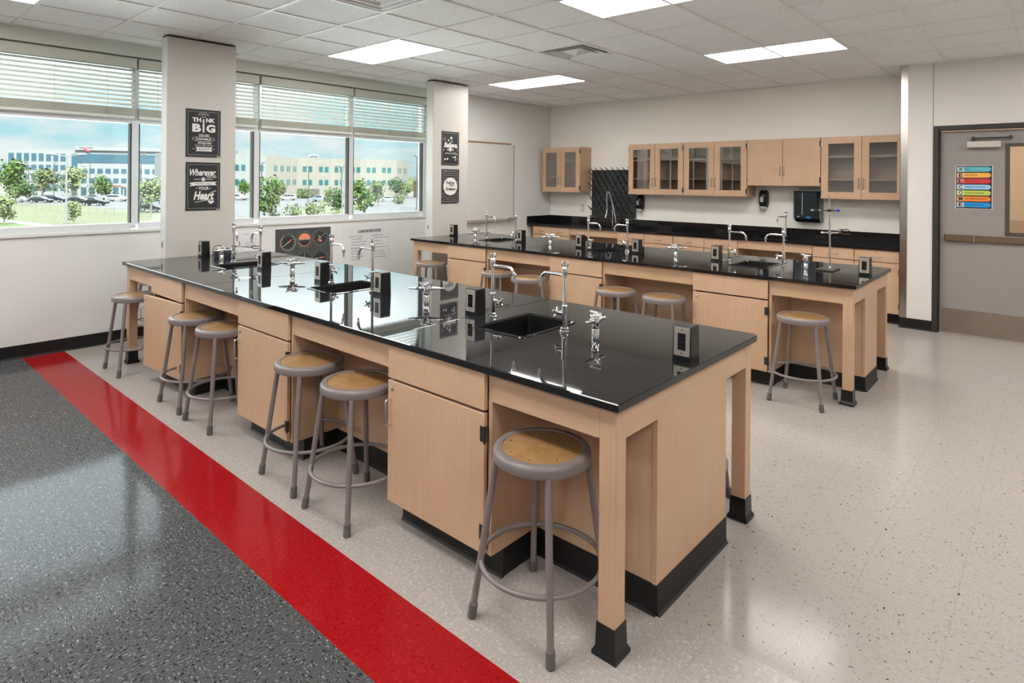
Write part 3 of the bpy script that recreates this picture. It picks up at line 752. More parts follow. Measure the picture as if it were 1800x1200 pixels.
t = thing('notice_sheet', 'white notice paper on the wall behind the taps of the window-end sink', 'paper', (XW + .0015, 2.96, .62))
w, h = .29, .385
bm = bmn(); prism(bm, [(0, 0), (w, 0), (w, h), (0, h)], f, 0, .0012); obj('sheet', bm, PAPER, t)
bm = bmn(); rect_frame(bm, f, .012, .08, .03, .25, .002, .002); rect_frame(bm, f, .10, w - .02, .13, .27, .002, .002); rect_frame(bm, f, .10, w - .02, .02, .115, .002, .002)
for v in (.235, .215, .2, .09, .07, .055): rect(bm, f, .125, w - .045, v, v + .006, .002)
rect(bm, f, .11, .18, .33, .336, .002)
obj('printed_lines', bm, INK_G, t)

# whiteboard on the wall past the second pillar
t = thing('whiteboard', 'framed whiteboard with a pen tray on the wall past the second pillar', 'whiteboard', (XW, 6.2, .96))
w, h = 1.32, 1.19
bm = bmn(); box(bm, 0, .016, 0, w, 0, h); obj('board', bm, WBOARD, t)
bm = bmn(); box(bm, 0, .022, w, w + .018, -.02, h); obj('side_frame', bm, TRAY, t)
bm = bmn(); box(bm, 0, .07, 0, w + .01, -.04, -.002, .006); obj('pen_tray', bm, TRAY, t)
bm = bmn(); box(bm, 0, .03, 0, w - .07, h, h + .022, .003); obj('tack_strip', bm, TACK, t)

# ------------------------------------------------------------------ laboratory benches
ZT = .853
CABS = [(-5.255, -4.65), (-3.755, -3.15), (-2.25, -1.645)]
SINKX = [-5.0, -3.50, -1.965]
BX0, BX1 = -5.915, -1.04
SLABX = [-5.915, -4.25, -2.29, -1.04]
BN = ['red-stripe bench', 'rear bench']
STN = ['window-end', 'middle', 'doorway-end']
SHX, SHY = .168, .222
def plate_with_hole(bm, x0, x1, y0, y1, z0, z1, hole=None, corner=None, bev=.003):
    """A slab, with a rectangular opening if hole is given and one clipped outer corner if corner is given."""
    def ring(z, ins):
        o = [(x0 + ins, y0 + ins), (x1 - ins, y0 + ins)]
        if corner: o += [(x1 - ins, y1 - corner), (x1 - corner * .3 - ins, y1 - corner * .3), (x1 - corner, y1 - ins)]
        else: o += [(x1 - ins, y1 - ins)]
        o += [(x0 + ins, y1 - ins)]
        return [bm.verts.new((a, b, z)) for a, b in o]
    t0, t1, b1 = ring(z1, bev), ring(z1 - bev, 0), ring(z0, 0)
    n = len(t0)
    for A, B in ((t0, t1), (t1, b1)):
        for k in range(n): bm.faces.new((A[k], A[(k + 1) % n], B[(k + 1) % n], B[k]))
    if not hole:
        bm.faces.new(t0); bm.faces.new(list(reversed(b1))); return
    hx0, hx1, hy0, hy1 = hole
    for outer, z in ((t0, z1), (b1, z0)):
        hv = [bm.verts.new(q) for q in ((hx0, hy0, z), (hx1, hy0, z), (hx1, hy1, z), (hx0, hy1, z))]
        if outer is t0: top = hv
        else: bot = hv
        bm.faces.new((outer[0], outer[1], hv[1], hv[0]))
        bm.faces.new([outer[1]] + outer[2:n - 1] + [hv[2], hv[1]])
        bm.faces.new((outer[n - 2], outer[n - 1], hv[3], hv[2]))
        bm.faces.new((outer[n - 1], outer[0], hv[0], hv[3]))
    for k in range(4): bm.faces.new((top[k], top[(k + 1) % 4], bot[(k + 1) % 4], bot[k]))
def u_handle(bm, p, axis, out, L=.10, r=.0042, d=.03):
    p = Vector(p); a = Vector(axis); o = Vector(out)
    c = .010
    pts = [p - a * L / 2, p - a * L / 2 + o * (d - c)] + [p - a * (L / 2 - c) + o * (d - c) + (-a * cos(q) + o * sin(q)) * c for q in (.4, .8, 1.2)] + [p - a * (L / 2 - c) + o * d, p + a * (L / 2 - c) + o * d]
    pts += [p + a * (L / 2 - c) + o * (d - c) + (a * cos(q) + o * sin(q)) * c for q in (1.2, .8, .4)] + [p + a * L / 2 + o * (d - c), p + a * L / 2]
    tube(bm, pts, r, 8)
def lock(bm, p, out):
    o = Vector(out); lathe(bm, [(.009, 0), (.009, .003), (.006, .0045)], p, 14, o)

def sink_cabinet(label, x0, x1, yf, s, depth, ajar=0):
    """A shallow cupboard under a sink: s = -1 faces the viewer, +1 faces the far side. yf = door face."""
    t = thing('sink_cabinet', label, 'cabinet', (x0, yf, 0), 0 if s < 0 else pi, 'maple sink cabinets under the benches')
    if s > 0: t.location.x = x1
    W = x1 - x0; D = depth
    bm = bmn()
    box(bm, 0, .018, .02, D, .115, ZT - .027); box(bm, W + .005, W + .023, .02, D, .115, ZT - .027); box(bm, .018, W + .005, D - .012, D, .115, ZT - .027)
    box(bm, .018, W + .005, .021, D - .012, .115, .133); box(bm, .018, W + .005, .021, D - .012, ZT - .045, ZT - .027); box(bm, .018, W + .005, .075, .093, .645, .695)
    obj('body', bm, MAPLE, t)
    bm = bmn(); box(bm, .0, W, 0, .019, .676, ZT - .032, .0015); obj('drawer_front', bm, MAPLE, t)
    bm = bmn(); box(bm, -W, 0, 0, .019, .122, .6645, .0015); dr = obj('door', bm, MAPLE, t)
    dr.location = (W, 0, 0)
    if ajar: dr.rotation_euler = (0, 0, radians(ajar))
    bm = bmn(); u_handle(bm, (-W + .022, 0, .525), (0, 0, 1), (0, -1, 0), .115); obj('handle', bm, CHROME_B, dr, True)
    bm = bmn(); lock(bm, (-W + .032, 0, .63), (0, -1, 0)); obj('lock', bm, CHROME_B, dr, True)
    for z in (.205, .585):
        bm = bmn(); box(bm, W - .022, W + .004, -.0025, .012, z - .03, z + .03, .001); cyl(bm, (W + .006, -.004, z - .032), (W + .006, -.004, z + .032), .0055, seg=10); obj('hinge', bm, CARBON, t)
    bm = bmn(); box(bm, .004, W + .019, .095, D, 0, .113); cove(bm, (.0, .095, 0), (W + .023, .095, 0), (0, -1, 0), .112); obj('kick_base', bm, BASEB, t)
    return t

def lab_table(k, y0, sp0, sp1):
    y1 = y0 + 1.24
    t = thing('lab_table', ('long maple bench frame on booted legs next to the red floor stripe', 'long maple rear bench frame on booted legs, in front of the wall cabinets')[k], 'table', (BX0, y0, 0))
    o = Vector((-BX0, -y0, 0))
    def B(bm, x0, x1, ya, yb, za, zb, bv=0.0): box(bm, x0 + o.x, x1 + o.x, ya + o.y, yb + o.y, za, zb, bv)
    zt = ZT - .027
    for lx in ((-5.885, -5.82), (-1.131, -1.066)):
        for ly in ((y0 + .03, y0 + .094), (y1 - .094, y1 - .03)):
            bm = bmn(); B(bm, *lx, *ly, .02, zt, .002); lg = obj('leg', bm, MAPLE, t)
            bm = bmn()
            cx, cy = (lx[0] + lx[1]) / 2 + o.x, (ly[0] + ly[1]) / 2 + o.y
            prof = [(.040, 0), (.047, 0), (.047, .012), (.038, .028), (.036, .105), (.033, .105)]
            rings = [[bm.verts.new((cx + sx * r, cy + sy * r, z)) for sx, sy in ((-1, -1), (1, -1), (1, 1), (-1, 1))] for r, z in prof]
            for A, Bq in zip(rings, rings[1:]):
                for q in range(4): bm.faces.new((A[q], A[(q + 1) % 4], Bq[(q + 1) % 4], Bq[q]))
            bm.faces.new(list(reversed(rings[0]))); bm.faces.new(rings[-1])
            obj('leg_boot', bm, BLACKP, lg)
    spans = [(-5.82, CABS[0][0]), (CABS[0][1] + .024, CABS[1][0]), (CABS[1][1] + .024, CABS[2][0]), (CABS[2][1] + .024, -1.131)]
    for (a, b) in spans:
        bm = bmn(); B(bm, a, b, y0 + .031, y0 + .05, .712, zt); obj('apron', bm, MAPLE_H, t)
        a2, b2 = a, b
        bm = bmn(); B(bm, a2, b2, y1 - .05, y1 - .031, .712, zt); obj('apron', bm, MAPLE_H, t)
    for (a, b) in ((-5.884, -5.865), (-1.086, -1.067)):
        bm = bmn(); B(bm, a, b, y0 + .094, y1 - .094, .712, zt); obj('end_apron', bm, MAPLE_H, t)
    # centre chase that carries the pipes: two long panels and end panels on a black base
    xa, xb = CABS[0][0], -1.09
    bm = bmn()
    B(bm, xa, xb, sp0, sp0 + .019, .1, .80); B(bm, xa, xb, sp1 - .019, sp1, .1, .80)
    B(bm, xa, xa + .019, sp0 + .019, sp1 - .019, .1, .80)
    obj('chase_panel', bm, MAPLE, t)
    bm = bmn(); B(bm, xb - .0, xb + .019, sp0 - .004, sp1 + .004, .1, .80, .001); obj('end_panel', bm, MAPLE, t)
    bm = bmn(); B(bm, xa, xb + .016, sp0 + .003, sp1 - .003, 0, .1)
    cove(bm, (xa + o.x, sp0 + o.y, 0), (xb + .019 + o.x, sp0 + o.y, 0), (0, -1, 0), .108); cove(bm, (xb + .019 + o.x, sp0 - .004 + o.y, 0), (xb + .019 + o.x, sp1 + .004 + o.y, 0), (1, 0, 0), .108); cove(bm, (xa + o.x, sp1 + o.y, 0), (xb + .019 + o.x, sp1 + o.y, 0), (0, 1, 0), .108)
    obj('base', bm, BASEB, t)
    for i, (x0, x1) in enumerate(CABS):
        sink_cabinet('maple sink cabinet with %s, at the %s of the %s front' % ('its door ajar' if (k == 0 and i == 0) else 'door shut', ('window end', 'middle', 'doorway end')[i], BN[k]), x0, x1, y0 + .012, -1, sp0 - y0 - .013, 4.8 if (k == 0 and i == 0) else 0)
        sink_cabinet('maple sink cabinet on the hidden far face of the %s, at its %s' % (BN[k], ('window end', 'middle', 'doorway end')[i]), x0, x1, y1 - .012, 1, y1 - sp1 - .013)
    # worktop in three slabs
    wt = thing('worktop', ('glossy black worktop of the bench beside the red floor stripe', 'glossy black worktop of the rear bench facing the wall cabinets')[k], 'worktop', (BX0, y0, ZT))
    yc = y0 + .63
    for q in range(3):
        bm = bmn()
        a, b = SLABX[q] - BX0, SLABX[q + 1] - BX0
        cx = SINKX[q] - BX0
        plate_with_hole(bm, a + (.0008 if q else 0), b - (.0008 if q < 2 else 0), 0, 1.24, -.026, 0, (cx - SHX + .02, cx + SHX - .02, .63 - SHY + .02, .63 + SHY - .02), .03 if q == 2 else None)
        obj('slab', bm, EPOXY, wt)
    return yc
sink_proto = None
def sink(label, x, y):
    global sink_proto
    if sink_proto is None:
        s = thing('sink_basin', label, 'sink', (x, y, ZT), 0, 'black drop-in bench sinks')
        def rr(bm, hx, hy, r, z, n=5):
            pts = []
            for (sx, sy, a0) in ((1, 1, 0), (-1, 1, pi / 2), (-1, -1, pi), (1, -1, 3 * pi / 2)):
                for q in range(n + 1):
                    a = a0 + pi / 2 * q / n; pts.append(bm.verts.new((sx * (hx - r) + r * cos(a), sy * (hy - r) + r * sin(a), z)))
            return pts
        bm = bmn()
        R = [rr(bm, SHX, SHY, .03, .0005), rr(bm, SHX - .003, SHY - .003, .028, .0045), rr(bm, SHX - .016, SHY - .016, .022, .0045), rr(bm, SHX - .024, SHY - .024, .02, -.004)]
        for A, Bq in zip(R, R[1:]):
            n = len(A)
            for q in range(n): bm.faces.new((A[q], A[(q + 1) % n], Bq[(q + 1) % n], Bq[q]))
        obj('rim', bm, EPOXY, s)
        bm = bmn()
        R = [rr(bm, SHX - .024, SHY - .024, .02, -.004), rr(bm, SHX - .030, SHY - .030, .02, -.16), rr(bm, SHX - .05, SHY - .05, .02, -.175)]
        for A, Bq in zip(R, R[1:]):
            n = len(A)
            for q in range(n): bm.faces.new((A[q], A[(q + 1) % n], Bq[(q + 1) % n], Bq[q]))
        bm.faces.new(R[-1]); obj('basin', bm, EPOXY_IN, s)
        bm = bmn(); lathe(bm, [(.025, -.1745), (.025, -.171), (.008, -.173), (0, -.173)], (0, 0, 0), 16); obj('drain', bm, CHROME_B, s)
        sink_proto = s; return s
    return dup(sink_proto, (x, y, ZT), 0, label)
tap_proto = None
def tap(label, x, y, rz, z=ZT):
    """Laboratory gooseneck: the spout and its handle both reach along local +X."""
    global tap_proto
    if tap_proto is None:
        t = thing('gooseneck_tap', label, 'tap', (x, y, z), rz, 'chrome gooseneck taps on the benches')
        bm = bmn(); lathe(bm, [(0, 0), (.024, 0), (.024, .006), (.019, .012), (.019, .020), (.0135, .024), (.0135, .118), (.0155, .120), (.0155, .126), (.0085, .129)], seg=20); obj('valve_body', bm, CHROME, t, True)
        bm = bmn(); cyl(bm, (0, 0, .127), (0, 0, .265), .0085, seg=16); obj('riser', bm, CHROME, t, True)
        bm = bmn(); lathe(bm, [(.0085, .258), (.0125, .262), (.0125, .276), (.0145, .280), (.0145, .305), (.0115, .309), (.0115, .313), (.0165, .315), (.0165, .330), (.012, .334), (0, .334)], seg=18)
        for q in range(6):
            a = 2 * pi * q / 6; cyl(bm, (.011 * cos(a), .011 * sin(a), .312), (.0175 * cos(a), .0175 * sin(a), .322), .004, seg=6)
        obj('vacuum_breaker', bm, CHROME, t, True)
        bm = bmn()
        pts = [(.008, 0, .268), (.05, 0, .270), (.105, 0, .270)] + [Vector((.105, 0, .228)) + Vector((sin(a), 0, cos(a))) * .042 for a in [radians(12 * q) for q in range(1, 8)]] + [(.150, 0, .222)]
        tube(bm, pts, .0078, 12); obj('spout', bm, CHROME, t, True)
        bm = bmn(); lathe(bm, [(.0085, 0), (.0105, -.002), (.0105, -.016), (.0085, -.018), (.0085, -.022), (.0065, -.024), (.0072, -.030), (.0058, -.031), (.0064, -.038), (.005, -.039), (.0055, -.046), (.0035, -.050)], (.150, 0, .242), 14); obj('hose_nozzle', bm, CHROME_B, t, True)
        bm = bmn(); lathe(bm, [(.0095, .008), (.0095, .030), (.007, .032), (.007, .045), (.009, .047)], (0, 0, .088), 14, (1, 0, 0)); vs = obj('valve_stem', bm, CHROME, t, True)
        bm = bmn(); lathe(bm, [(.008, .044), (.010, .048), (.008, .056), (0, .057)], (0, 0, .088), 12, (1, 0, 0))
        for q in range(4):
            a = pi / 2 * q + .5; dv = Vector((0, cos(a), sin(a))); p = Vector((.049, 0, .088))
            tube(bm, [p + dv * .004, p + dv * .014 + X3 * .001, p + dv * .024 + X3 * .004], [.0042, .0050, .0062], 8)
        obj('cross_handle', bm, CHROME, t, True)
        tap_proto = t; return t
    return dup(tap_proto, (x, y, z), rz, label)
gas4 = gas2 = None
def lever_cock(bm, bm2, bm3, dv, zt, L):
    """One hose cock on a turret: body, serrated nozzle, lever with a coloured button."""
    p = Vector((0, 0, zt)) + dv * .014
    lathe(bm, [(.009, 0), (.0115, .004), (.0115, .020), (.008, .024), (.0075, .028), (.0095, .032), (.0045, L)], p, 12, dv)
    q = p + dv * .012
    lathe(bm2, [(.0075, 0), (.0075, .010), (.0105, .012), (.0105, .020), (.009, .022)], q + Z3 * .008, 12)
    sv = Vector((-dv.y, dv.x, 0))
    tube(bm2, [q + Z3 * .026, q + Z3 * .027 + sv * .022, q + Z3 * .029 + sv * .046], [.007, .0058, .0052], 8)
    lathe(bm3, [(.0075, 0), (.0075, .0025), (0, .003)], q + Z3 * .030, 12)
def gas(label, x, y, rz, n):
    global gas4, gas2
    pr = gas4 if n == 4 else gas2
    if pr is not None: return dup(pr, (x, y, ZT), rz, label)
    t = thing('gas_turret', label, 'gas tap', (x, y, ZT), rz, 'chrome gas turrets on the benches')
    bm = bmn(); lathe(bm, [(0, 0), (.0175, 0), (.0175, .048), (.0168, .049), (.0175, .050), (.0175, .098), (.0155, .102), (0, .102)], seg=22); obj('column', bm, CHROME, t, True)
    for q in range(n):
        a = 2 * pi * q / n; dv = Vector((cos(a), sin(a), 0))
        b1, b2, b3 = bmn(), bmn(), bmn()
        lever_cock(b1, b2, b3, dv, .088, .088 if n == 4 else .066)
        hn = obj('hose_cock', b1, CHROME, t, True); obj('lever', b2, CHROME if n == 4 else WHITEPL, hn, True); obj('button', b3, BLUED, hn, True)
    if n == 4: gas4 = t
    else: gas2 = t
    return t
ped = None
def pedestal(label, x, y):
    global ped
    if ped is not None: return dup(ped, (x, y, ZT), 0, label)
    t = thing('outlet_pedestal', label, 'outlet', (x, y, ZT), 0, 'black power outlet pedestals on the benches')
    bm = bmn()
    R = [[bm.verts.new((sx * a, sy * b, z)) for sx, sy in ((-1, -1), (1, -1), (1, 1), (-1, 1))] for a, b, z in ((.040, .037, 0), (.040, .037, .003), (.0385, .034, .134), (.036, .0315, .139))]
    for A, Bq in zip(R, R[1:]):
        for q in range(4): bm.faces.new((A[q], A[(q + 1) % 4], Bq[(q + 1) % 4], Bq[q]))
    bm.faces.new(list(reversed(R[0]))); bm.faces.new(R[-1])
    obj('housing', bm, BLACKP, t)
    ang = math.atan2(.003, .131)
    f = (Vector((0, -.0372, 0)), X3.copy(), Vector((0, sin(ang), cos(ang))), Vector((0, -cos(ang), sin(ang))))
    bm = bmn(); prism(bm, [(-.034, .020), (.034, .020), (.034, .134), (-.034, .134)], f, 0, .0022); prism(bm, [(-.032, .022), (.032, .022), (.032, .132), (-.032, .132)], f, .0022, .0036); pl = obj('face_plate', bm, PLATE, t)
    bm = bmn(); prism(bm, [(-.0165, .044), (.0165, .044), (.0165, .110), (-.0165, .110)], f, .0036, .0052); rc = obj('receptacle', bm, BLACKG, pl)
    bm = bmn()
    for v in (.056, .090):
        for u in (-.006, .006): prism(bm, [(u - .001, v), (u + .001, v), (u + .001, v + .008), (u - .001, v + .008)], f, .0052, .0055)
    prism(bm, [(-.012, .074), (.012, .074), (.012, .0775), (-.012, .0775)], f, .0052, .0060)
    obj('slot', bm, CARBON, pl)
    bm = bmn()
    for v in (.031, .123): disc(bm, f, (0, v), .0032, .0038, 10)
    obj('screw', bm, CARBON, pl)
    ped = t; return t

PEDX = [(-5.812, 'at the pillar end'), (-4.662, 'doorway side of the window-end sink'), (-3.82, 'window side of the middle sink'), (-3.132, 'doorway side of the middle sink'), (-2.312, 'window side of the doorway-end sink'), (-1.113, 'alone at the doorway end')]
TAPX = [(-5.24, 0, 0, 'window'), (-4.762, 1, 0, 'doorway'), (-3.73, 0, 1, 'window'), (-3.255, 1, 1, 'doorway'), (-2.20, 0, 2, 'window'), (-1.732, 1, 2, 'doorway')]
BENCH = [(1.69, 2.012, 2.622), (4.79, 5.225, 5.625)]
for k, (y0, s0, s1) in enumerate(BENCH):
    yc = lab_table(k, y0, s0, s1)
    for i in range(3): sink('black drop-in sink with raised rim, the %s sink of the %s' % (STN[i], BN[k]), SINKX[i], yc)
    for (x, flip, i, sd) in TAPX:
        tap('tall chrome gooseneck tap on the %s side of the %s sink, %s' % (sd, STN[i], BN[k]), x, yc + .012, pi if flip else (-.25 if i == 0 and k == 0 else 0))
    for i, (x, d_) in enumerate(PEDX): pedestal('black outlet pedestal %s, %s' % (d_.replace(' of bench', ''), BN[k]), x, yc - .003)
    GS = [(-5.40, 2, 1.571, 'two-way chrome gas turret at the pillar end'), (-4.235, 4, radians(41), 'four-way chrome gas turret between the window-end and middle sinks'), (-2.715, 4, radians(41), 'four-way chrome gas turret between the middle and doorway-end sinks'), (-1.55, 2, 1.571, 'two-way chrome gas turret past the last sink at the doorway end')]
    for (x, n, rz, d_) in GS: gas('%s, %s' % (d_, BN[k]), x, yc + .0 + (.0 if x > -5 else -.02), rz, n)

# small items on the red-stripe bench
t = thing('pencil_sharpener', 'dark slate electric pencil sharpener beside the pillar-end outlet pedestal', 'sharpener', (-5.66, 2.42, ZT))
bm = bmn()
R = []
for a, b, z, yo in ((.050, .062, 0, 0), (.054, .066, .008, 0), (.056, .066, .04, 0), (.052, .060, .066, .004), (.040, .046, .078, .006), (.022, .026, .083, .006)):
    R.append([bm.verts.new((a * math.copysign(abs(cos(q)) ** .45, cos(q)), b * math.copysign(abs(sin(q)) ** .45, sin(q)) + yo, z)) for q in [2 * pi * i / 28 for i in range(28)]])
for A, B in zip(R, R[1:]):
    for q in range(28): bm.faces.new((A[q], A[(q + 1) % 28], B[(q + 1) % 28], B[q]))
bm.faces.new(list(reversed(R[0]))); bm.faces.new(R[-1]); obj('housing', bm, RUBBERG, t, True)
bm = bmn(); lathe(bm, [(.013, 0), (.013, .004), (.006, .004), (0, .001)], (.053, -.01, .045), 16, (1, 0, 0)); obj('pencil_hole', bm, BLACKG, t, True)
bm = bmn(); tube(bm, [(-.02, .02, .082), (-.03, .0, .098), (-.06, -.02, .10), (-.09, -.035, .09), (-.11, -.04, .05), (-.13, -.035, .003), (-.20, .02, .003)], .003, 6); obj('power_cord', bm, BLACKM, t, True)

t = thing('utility_clamp', 'small chrome clamp with black jaws fixed low on the pillar-end tap', 'clamp', (-5.24, 2.332, ZT))
bm = bmn(); lathe(bm, [(.0145, .128), (.020, .128), (.020, .140), (.0145, .140)], seg=16, cap=False); box(bm, -.012, .012, .016, .04, .126, .142, .002); obj('collar', bm, CHROME, t)
bm = bmn(); tube(bm, [(0, .03, .134), (.06, .07, .130), (.11, .10, .128)], .005, 8); obj('arm', bm, CHROME, t, True)
for sgn in (-1, 1):
    bm = bmn(); tube(bm, [(.11, .10, .128), (.13, .112, .128 + sgn * .010), (.185, .145, .128 + sgn * .009)], [.004, .0045, .003], 8); obj('jaw', bm, BLACKM, t, True)
bm = bmn(); tube(bm, [(.02, .04, .134), (.0, .05, .16), (-.015, .055, .172)], .003, 8); obj('thumb_lever', bm, BLACKM, t, True)

# ring stand on the rear bench
t = thing('ring_stand', 'steel ring stand with iron base at the doorway end of the rear bench', 'ring stand', (-1.41, 5.53, ZT))
bm = bmn(); box(bm, -.068, .068, -.125, .105, 0, .010, .003, 2); obj('base_plate', bm, BASEIRON, t)
bm = bmn(); cyl(bm, (0, .07, .01), (-.012, .07, .612), .0062, seg=14); lathe(bm, [(.012, .0), (.009, .012)], (0, .07, .01), 12); obj('rod', bm, CHROME_B, t, True)
t = thing('burette_clamp', 'black burette clamp with blue knob high on the ring stand rod', 'clamp', (-1.421, 5.60, ZT + .487))
rv = Vector((.747, .664, 0))
bm = bmn(); lathe(bm, [(.0075, -.010), (.015, -.010), (.015, .010), (.0075, .010)], seg=14, cap=False); tube(bm, [rv * .012, rv * .045], .0055, 8); obj('boss', bm, CARBON, t, True)
bm = bmn(); tube(bm, [-rv * .012, -rv * .07, -rv * .13], [.005, .004, .004], 8); obj('arm', bm, CARBON, t, True)
bm = bmn(); lathe(bm, [(.005, .13), (.0085, .133), (.0085, .150), (.004, .155)], (0, 0, 0), 10, -rv); lathe(bm, [(.005, .07), (.008, .072), (.008, .086), (.005, .088)], (0, 0, 0), 10, -rv); obj('screw_end', bm, CHROME_B, t, True)
bm = bmn(); lathe(bm, [(.004, .044), (.004, .062), (.009, .064), (.012, .070), (.012, .082), (.006, .086), (0, .086)], (0, 0, 0), 12, rv); obj('knob', bm, BLUEKNOB, t, True)
t = thing('test_tube_clamp', 'bare metal three-finger clamp halfway up the ring stand rod', 'clamp', (-1.416, 5.60, ZT + .30))
bm = bmn(); lathe(bm, [(.0075, -.012), (.015, -.012), (.015, .012), (.0075, .012)], seg=14, cap=False); tube(bm, [rv * .012, rv * .07], .009, 8); tube(bm, [-rv * .012, -rv * .05], .007, 8); obj('boss', bm, CHROME_B, t, True)
bm = bmn(); lathe(bm, [(.006, .048), (.010, .056), (.011, .066), (.007, .074), (0, .075)], (0, 0, 0), 12, -rv); obj('wing_screw', bm, CHROME_B, t, True)
for k, (dz, ds) in enumerate(((.03, .0), (-.008, .012), (-.008, -.012))):
    sv = Vector((-rv.y, rv.x, 0)); bm = bmn()
    tube(bm, [rv * .07, rv * .10 + Z3 * dz * .7 + sv * ds, rv * .14 + Z3 * dz * 1.1 + sv * ds * 1.6, rv * .165 + Z3 * dz * .6 + sv * ds], [.006, .0055, .0045, .004], 8); obj('finger', bm, CARBON, t, True)
bm = bmn(); tube(bm, [rv * .09, rv * .09 + Z3 * .03], .004, 8); box(bm, .055, .08, .05, .07, .028, .033); obj('adjusting_screw', bm, CHROME_B, t, True)

# ------------------------------------------------------------------ stools
def make_stool(label, loc, rz):
    t = thing('lab_stool', label, 'stool', loc, rz, 'grey enamel stools with hardboard seats')
    bm = bmn(); lathe(bm, [(.150, .566), (.172, .566), (.1765, .569), (.178, .574), (.178, .594), (.176, .602), (.170, .6075), (.160, .6095), (.147, .6085), (.143, .604)], seg=48, cap=False); obj('seat_rim', bm, STOOLM, t, True)
    bm = bmn(); lathe(bm, [(0, .570), (.148, .570), (.148, .6045), (.1445, .606), (0, .606)], seg=48); sp_ = obj('seat_panel', bm, HARDB, t, True)
    bm = bmn()
    for q in range(8):
        a = 2 * pi * q / 8 + .3; lathe(bm, [(.0035, .606), (.003, .6072), (.0012, .6066), (0, .6064)], (.122 * cos(a), .122 * sin(a), 0), 8)
    obj('rivet', bm, CARBON, sp_)
    for sx, sy in ((-1, -1), (1, -1), (1, 1), (-1, 1)):
        bm = bmn(); cyl(bm, (sx * .117, sy * .117, .568), (sx * .1755, sy * .1755, .012), .0125, seg=16); lg = obj('leg', bm, STOOLM, t, True)
        bm = bmn(); dv = Vector((sx * .0585, sy * .0585, -.556)).normalized()
        lathe(bm, [(.0128, 0), (.0158, .003), (.0164, .050), (.013, .054), (0, .0545)], Vector((sx * .1755, sy * .1755, .012)) - dv * .042, 16, dv); obj('foot_cap', bm, STOOLCAP, lg, True)
    bm = bmn(); tube(bm, [(.218 * cos(2 * pi * q / 48), .218 * sin(2 * pi * q / 48), .205) for q in range(48)], .0088, 10, True); obj('foot_ring', bm, STOOLM, t, True)
    return t
SP = [((-1.385, 1.735), .02, 'grey stool at the doorway end of the red-stripe bench, beside the corner leg'),
      ((-2.492, 1.712), .0, 'grey stool partly hidden by the doorway-end cabinet of the red-stripe bench'),
      ((-2.964, 1.728), -.03, 'grey stool beside the hinges of the middle cabinet, red-stripe bench'),
      ((-4.035, 1.748), .03, 'grey stool beside the handle of the middle cabinet, red-stripe bench'),
      ((-4.505, 1.752), .0, 'grey stool touching the ajar cabinet door on the red-stripe bench'),
      ((-5.643, 1.722), .0, 'grey stool by the window-end leg of the red-stripe bench'),
      ((-1.366, 4.722), .0, 'pale-lit grey stool at the doorway end of the rear bench, whole, beside its leg'),
      ((-2.46, 4.70), .1, 'grey stool at the rear bench, doorway one of the pair beside the doorway-end cabinet'),
      ((-2.93, 4.70), -.1, 'grey stool at the rear bench, window one of the pair beside the doorway-end cabinet'),
      ((-3.925, 4.68), .75, 'grey stool at the rear bench, doorway one of the pair behind the tall taps'),
      ((-4.40, 4.745), .1, 'grey stool at the rear bench, window one of the pair behind the tall taps'),
      ((-5.47, 4.74), .4, 'grey stool under the window end of the rear bench, next to the second pillar'),
      ((-1.385, 2.83), .0, 'grey stool behind the red-stripe bench, only one foot seen past the end panel'),
      ((-6.395, 2.14), .0, 'grey stool by the window wall behind the first pillar, a leg showing under the bench')]
st = None
for (x, y), rz, lab in SP:
    if st is None: st = make_stool(lab, (x, y, 0), rz)
    else: dup(st, (x, y, 0), rz, lab)

# ------------------------------------------------------------------ back wall: base cabinets, counter, wall cabinets
YC = 7.905
def base_cabinet(label, x0, x1):
    t = thing('base_cabinet', label, 'cabinet', (x0, YC, 0), 0, 'maple base cabinets along the back wall')
    W = x1 - x0; D = 8.525 - YC
    bm = bmn()
    for (xa, xb) in ((0, .018), (W / 2 - .006, W / 2 + .006), (W - .018, W)): box(bm, xa, xb, .0215, D, .115, .823)
    box(bm, .018, W - .018, D - .012, D, .115, .823); box(bm, .018, W - .018, .06, D - .012, .115, .133); box(bm, .018, W - .018, .06, D - .012, .805, .823); box(bm, .018, W - .018, .06, .08, .66, .70)
    obj('body', bm, MAPLE, t)
    h = W / 2
    for q in range(2):
        a, b = q * h + .0045, (q + 1) * h - .0045
        bm = bmn(); box(bm, a, b, 0, .019, .688, .816, .0015); dr = obj('drawer', bm, MAPLE, t)
        bm = bmn(); u_handle(bm, ((a + b) / 2, 0, .742), (1, 0, 0), (0, -1, 0), .10, .0042); obj('handle', bm, SATIN, dr, True)
        bm = bmn(); lock(bm, ((a + b) / 2 - .005, 0, .790), (0, -1, 0)); obj('lock', bm, SATIN, dr, True)
        bm = bmn(); box(bm, a, b, 0, .019, .122, .680, .0015); dd = obj('door', bm, MAPLE, t)
        bm = bmn(); u_handle(bm, (h - .03 if q == 0 else h + .03, 0, .56), (0, 0, 1), (0, -1, 0), .10, .0036); obj('handle', bm, CHROME_B, dd, True)
        for z in (.21, .59):
            bm = bmn(); xx = 0 if q == 0 else W
            box(bm, xx - .012, xx + .004 if q == 0 else xx + .001, -.003, .014, z - .03, z + .03, .001); obj('hinge', bm, CHROME_B, t)
    bm = bmn(); box(bm, 0, W, .10, D, 0, .115); cove(bm, (0, .10, 0), (W, .10, 0), (0, -1, 0), .112); obj('kick_base', bm, BASEB, t)
    return t
base_cabinet('narrow two-drawer base cabinet in the corner below the pair of glass doors', -6.55, -5.795)
base_cabinet('two-drawer base cabinet just past the spray tap', -4.91, -4.012)
base_cabinet('two-drawer base cabinet under the soap dispensers, next to the second knee space', -4.008, -3.10)
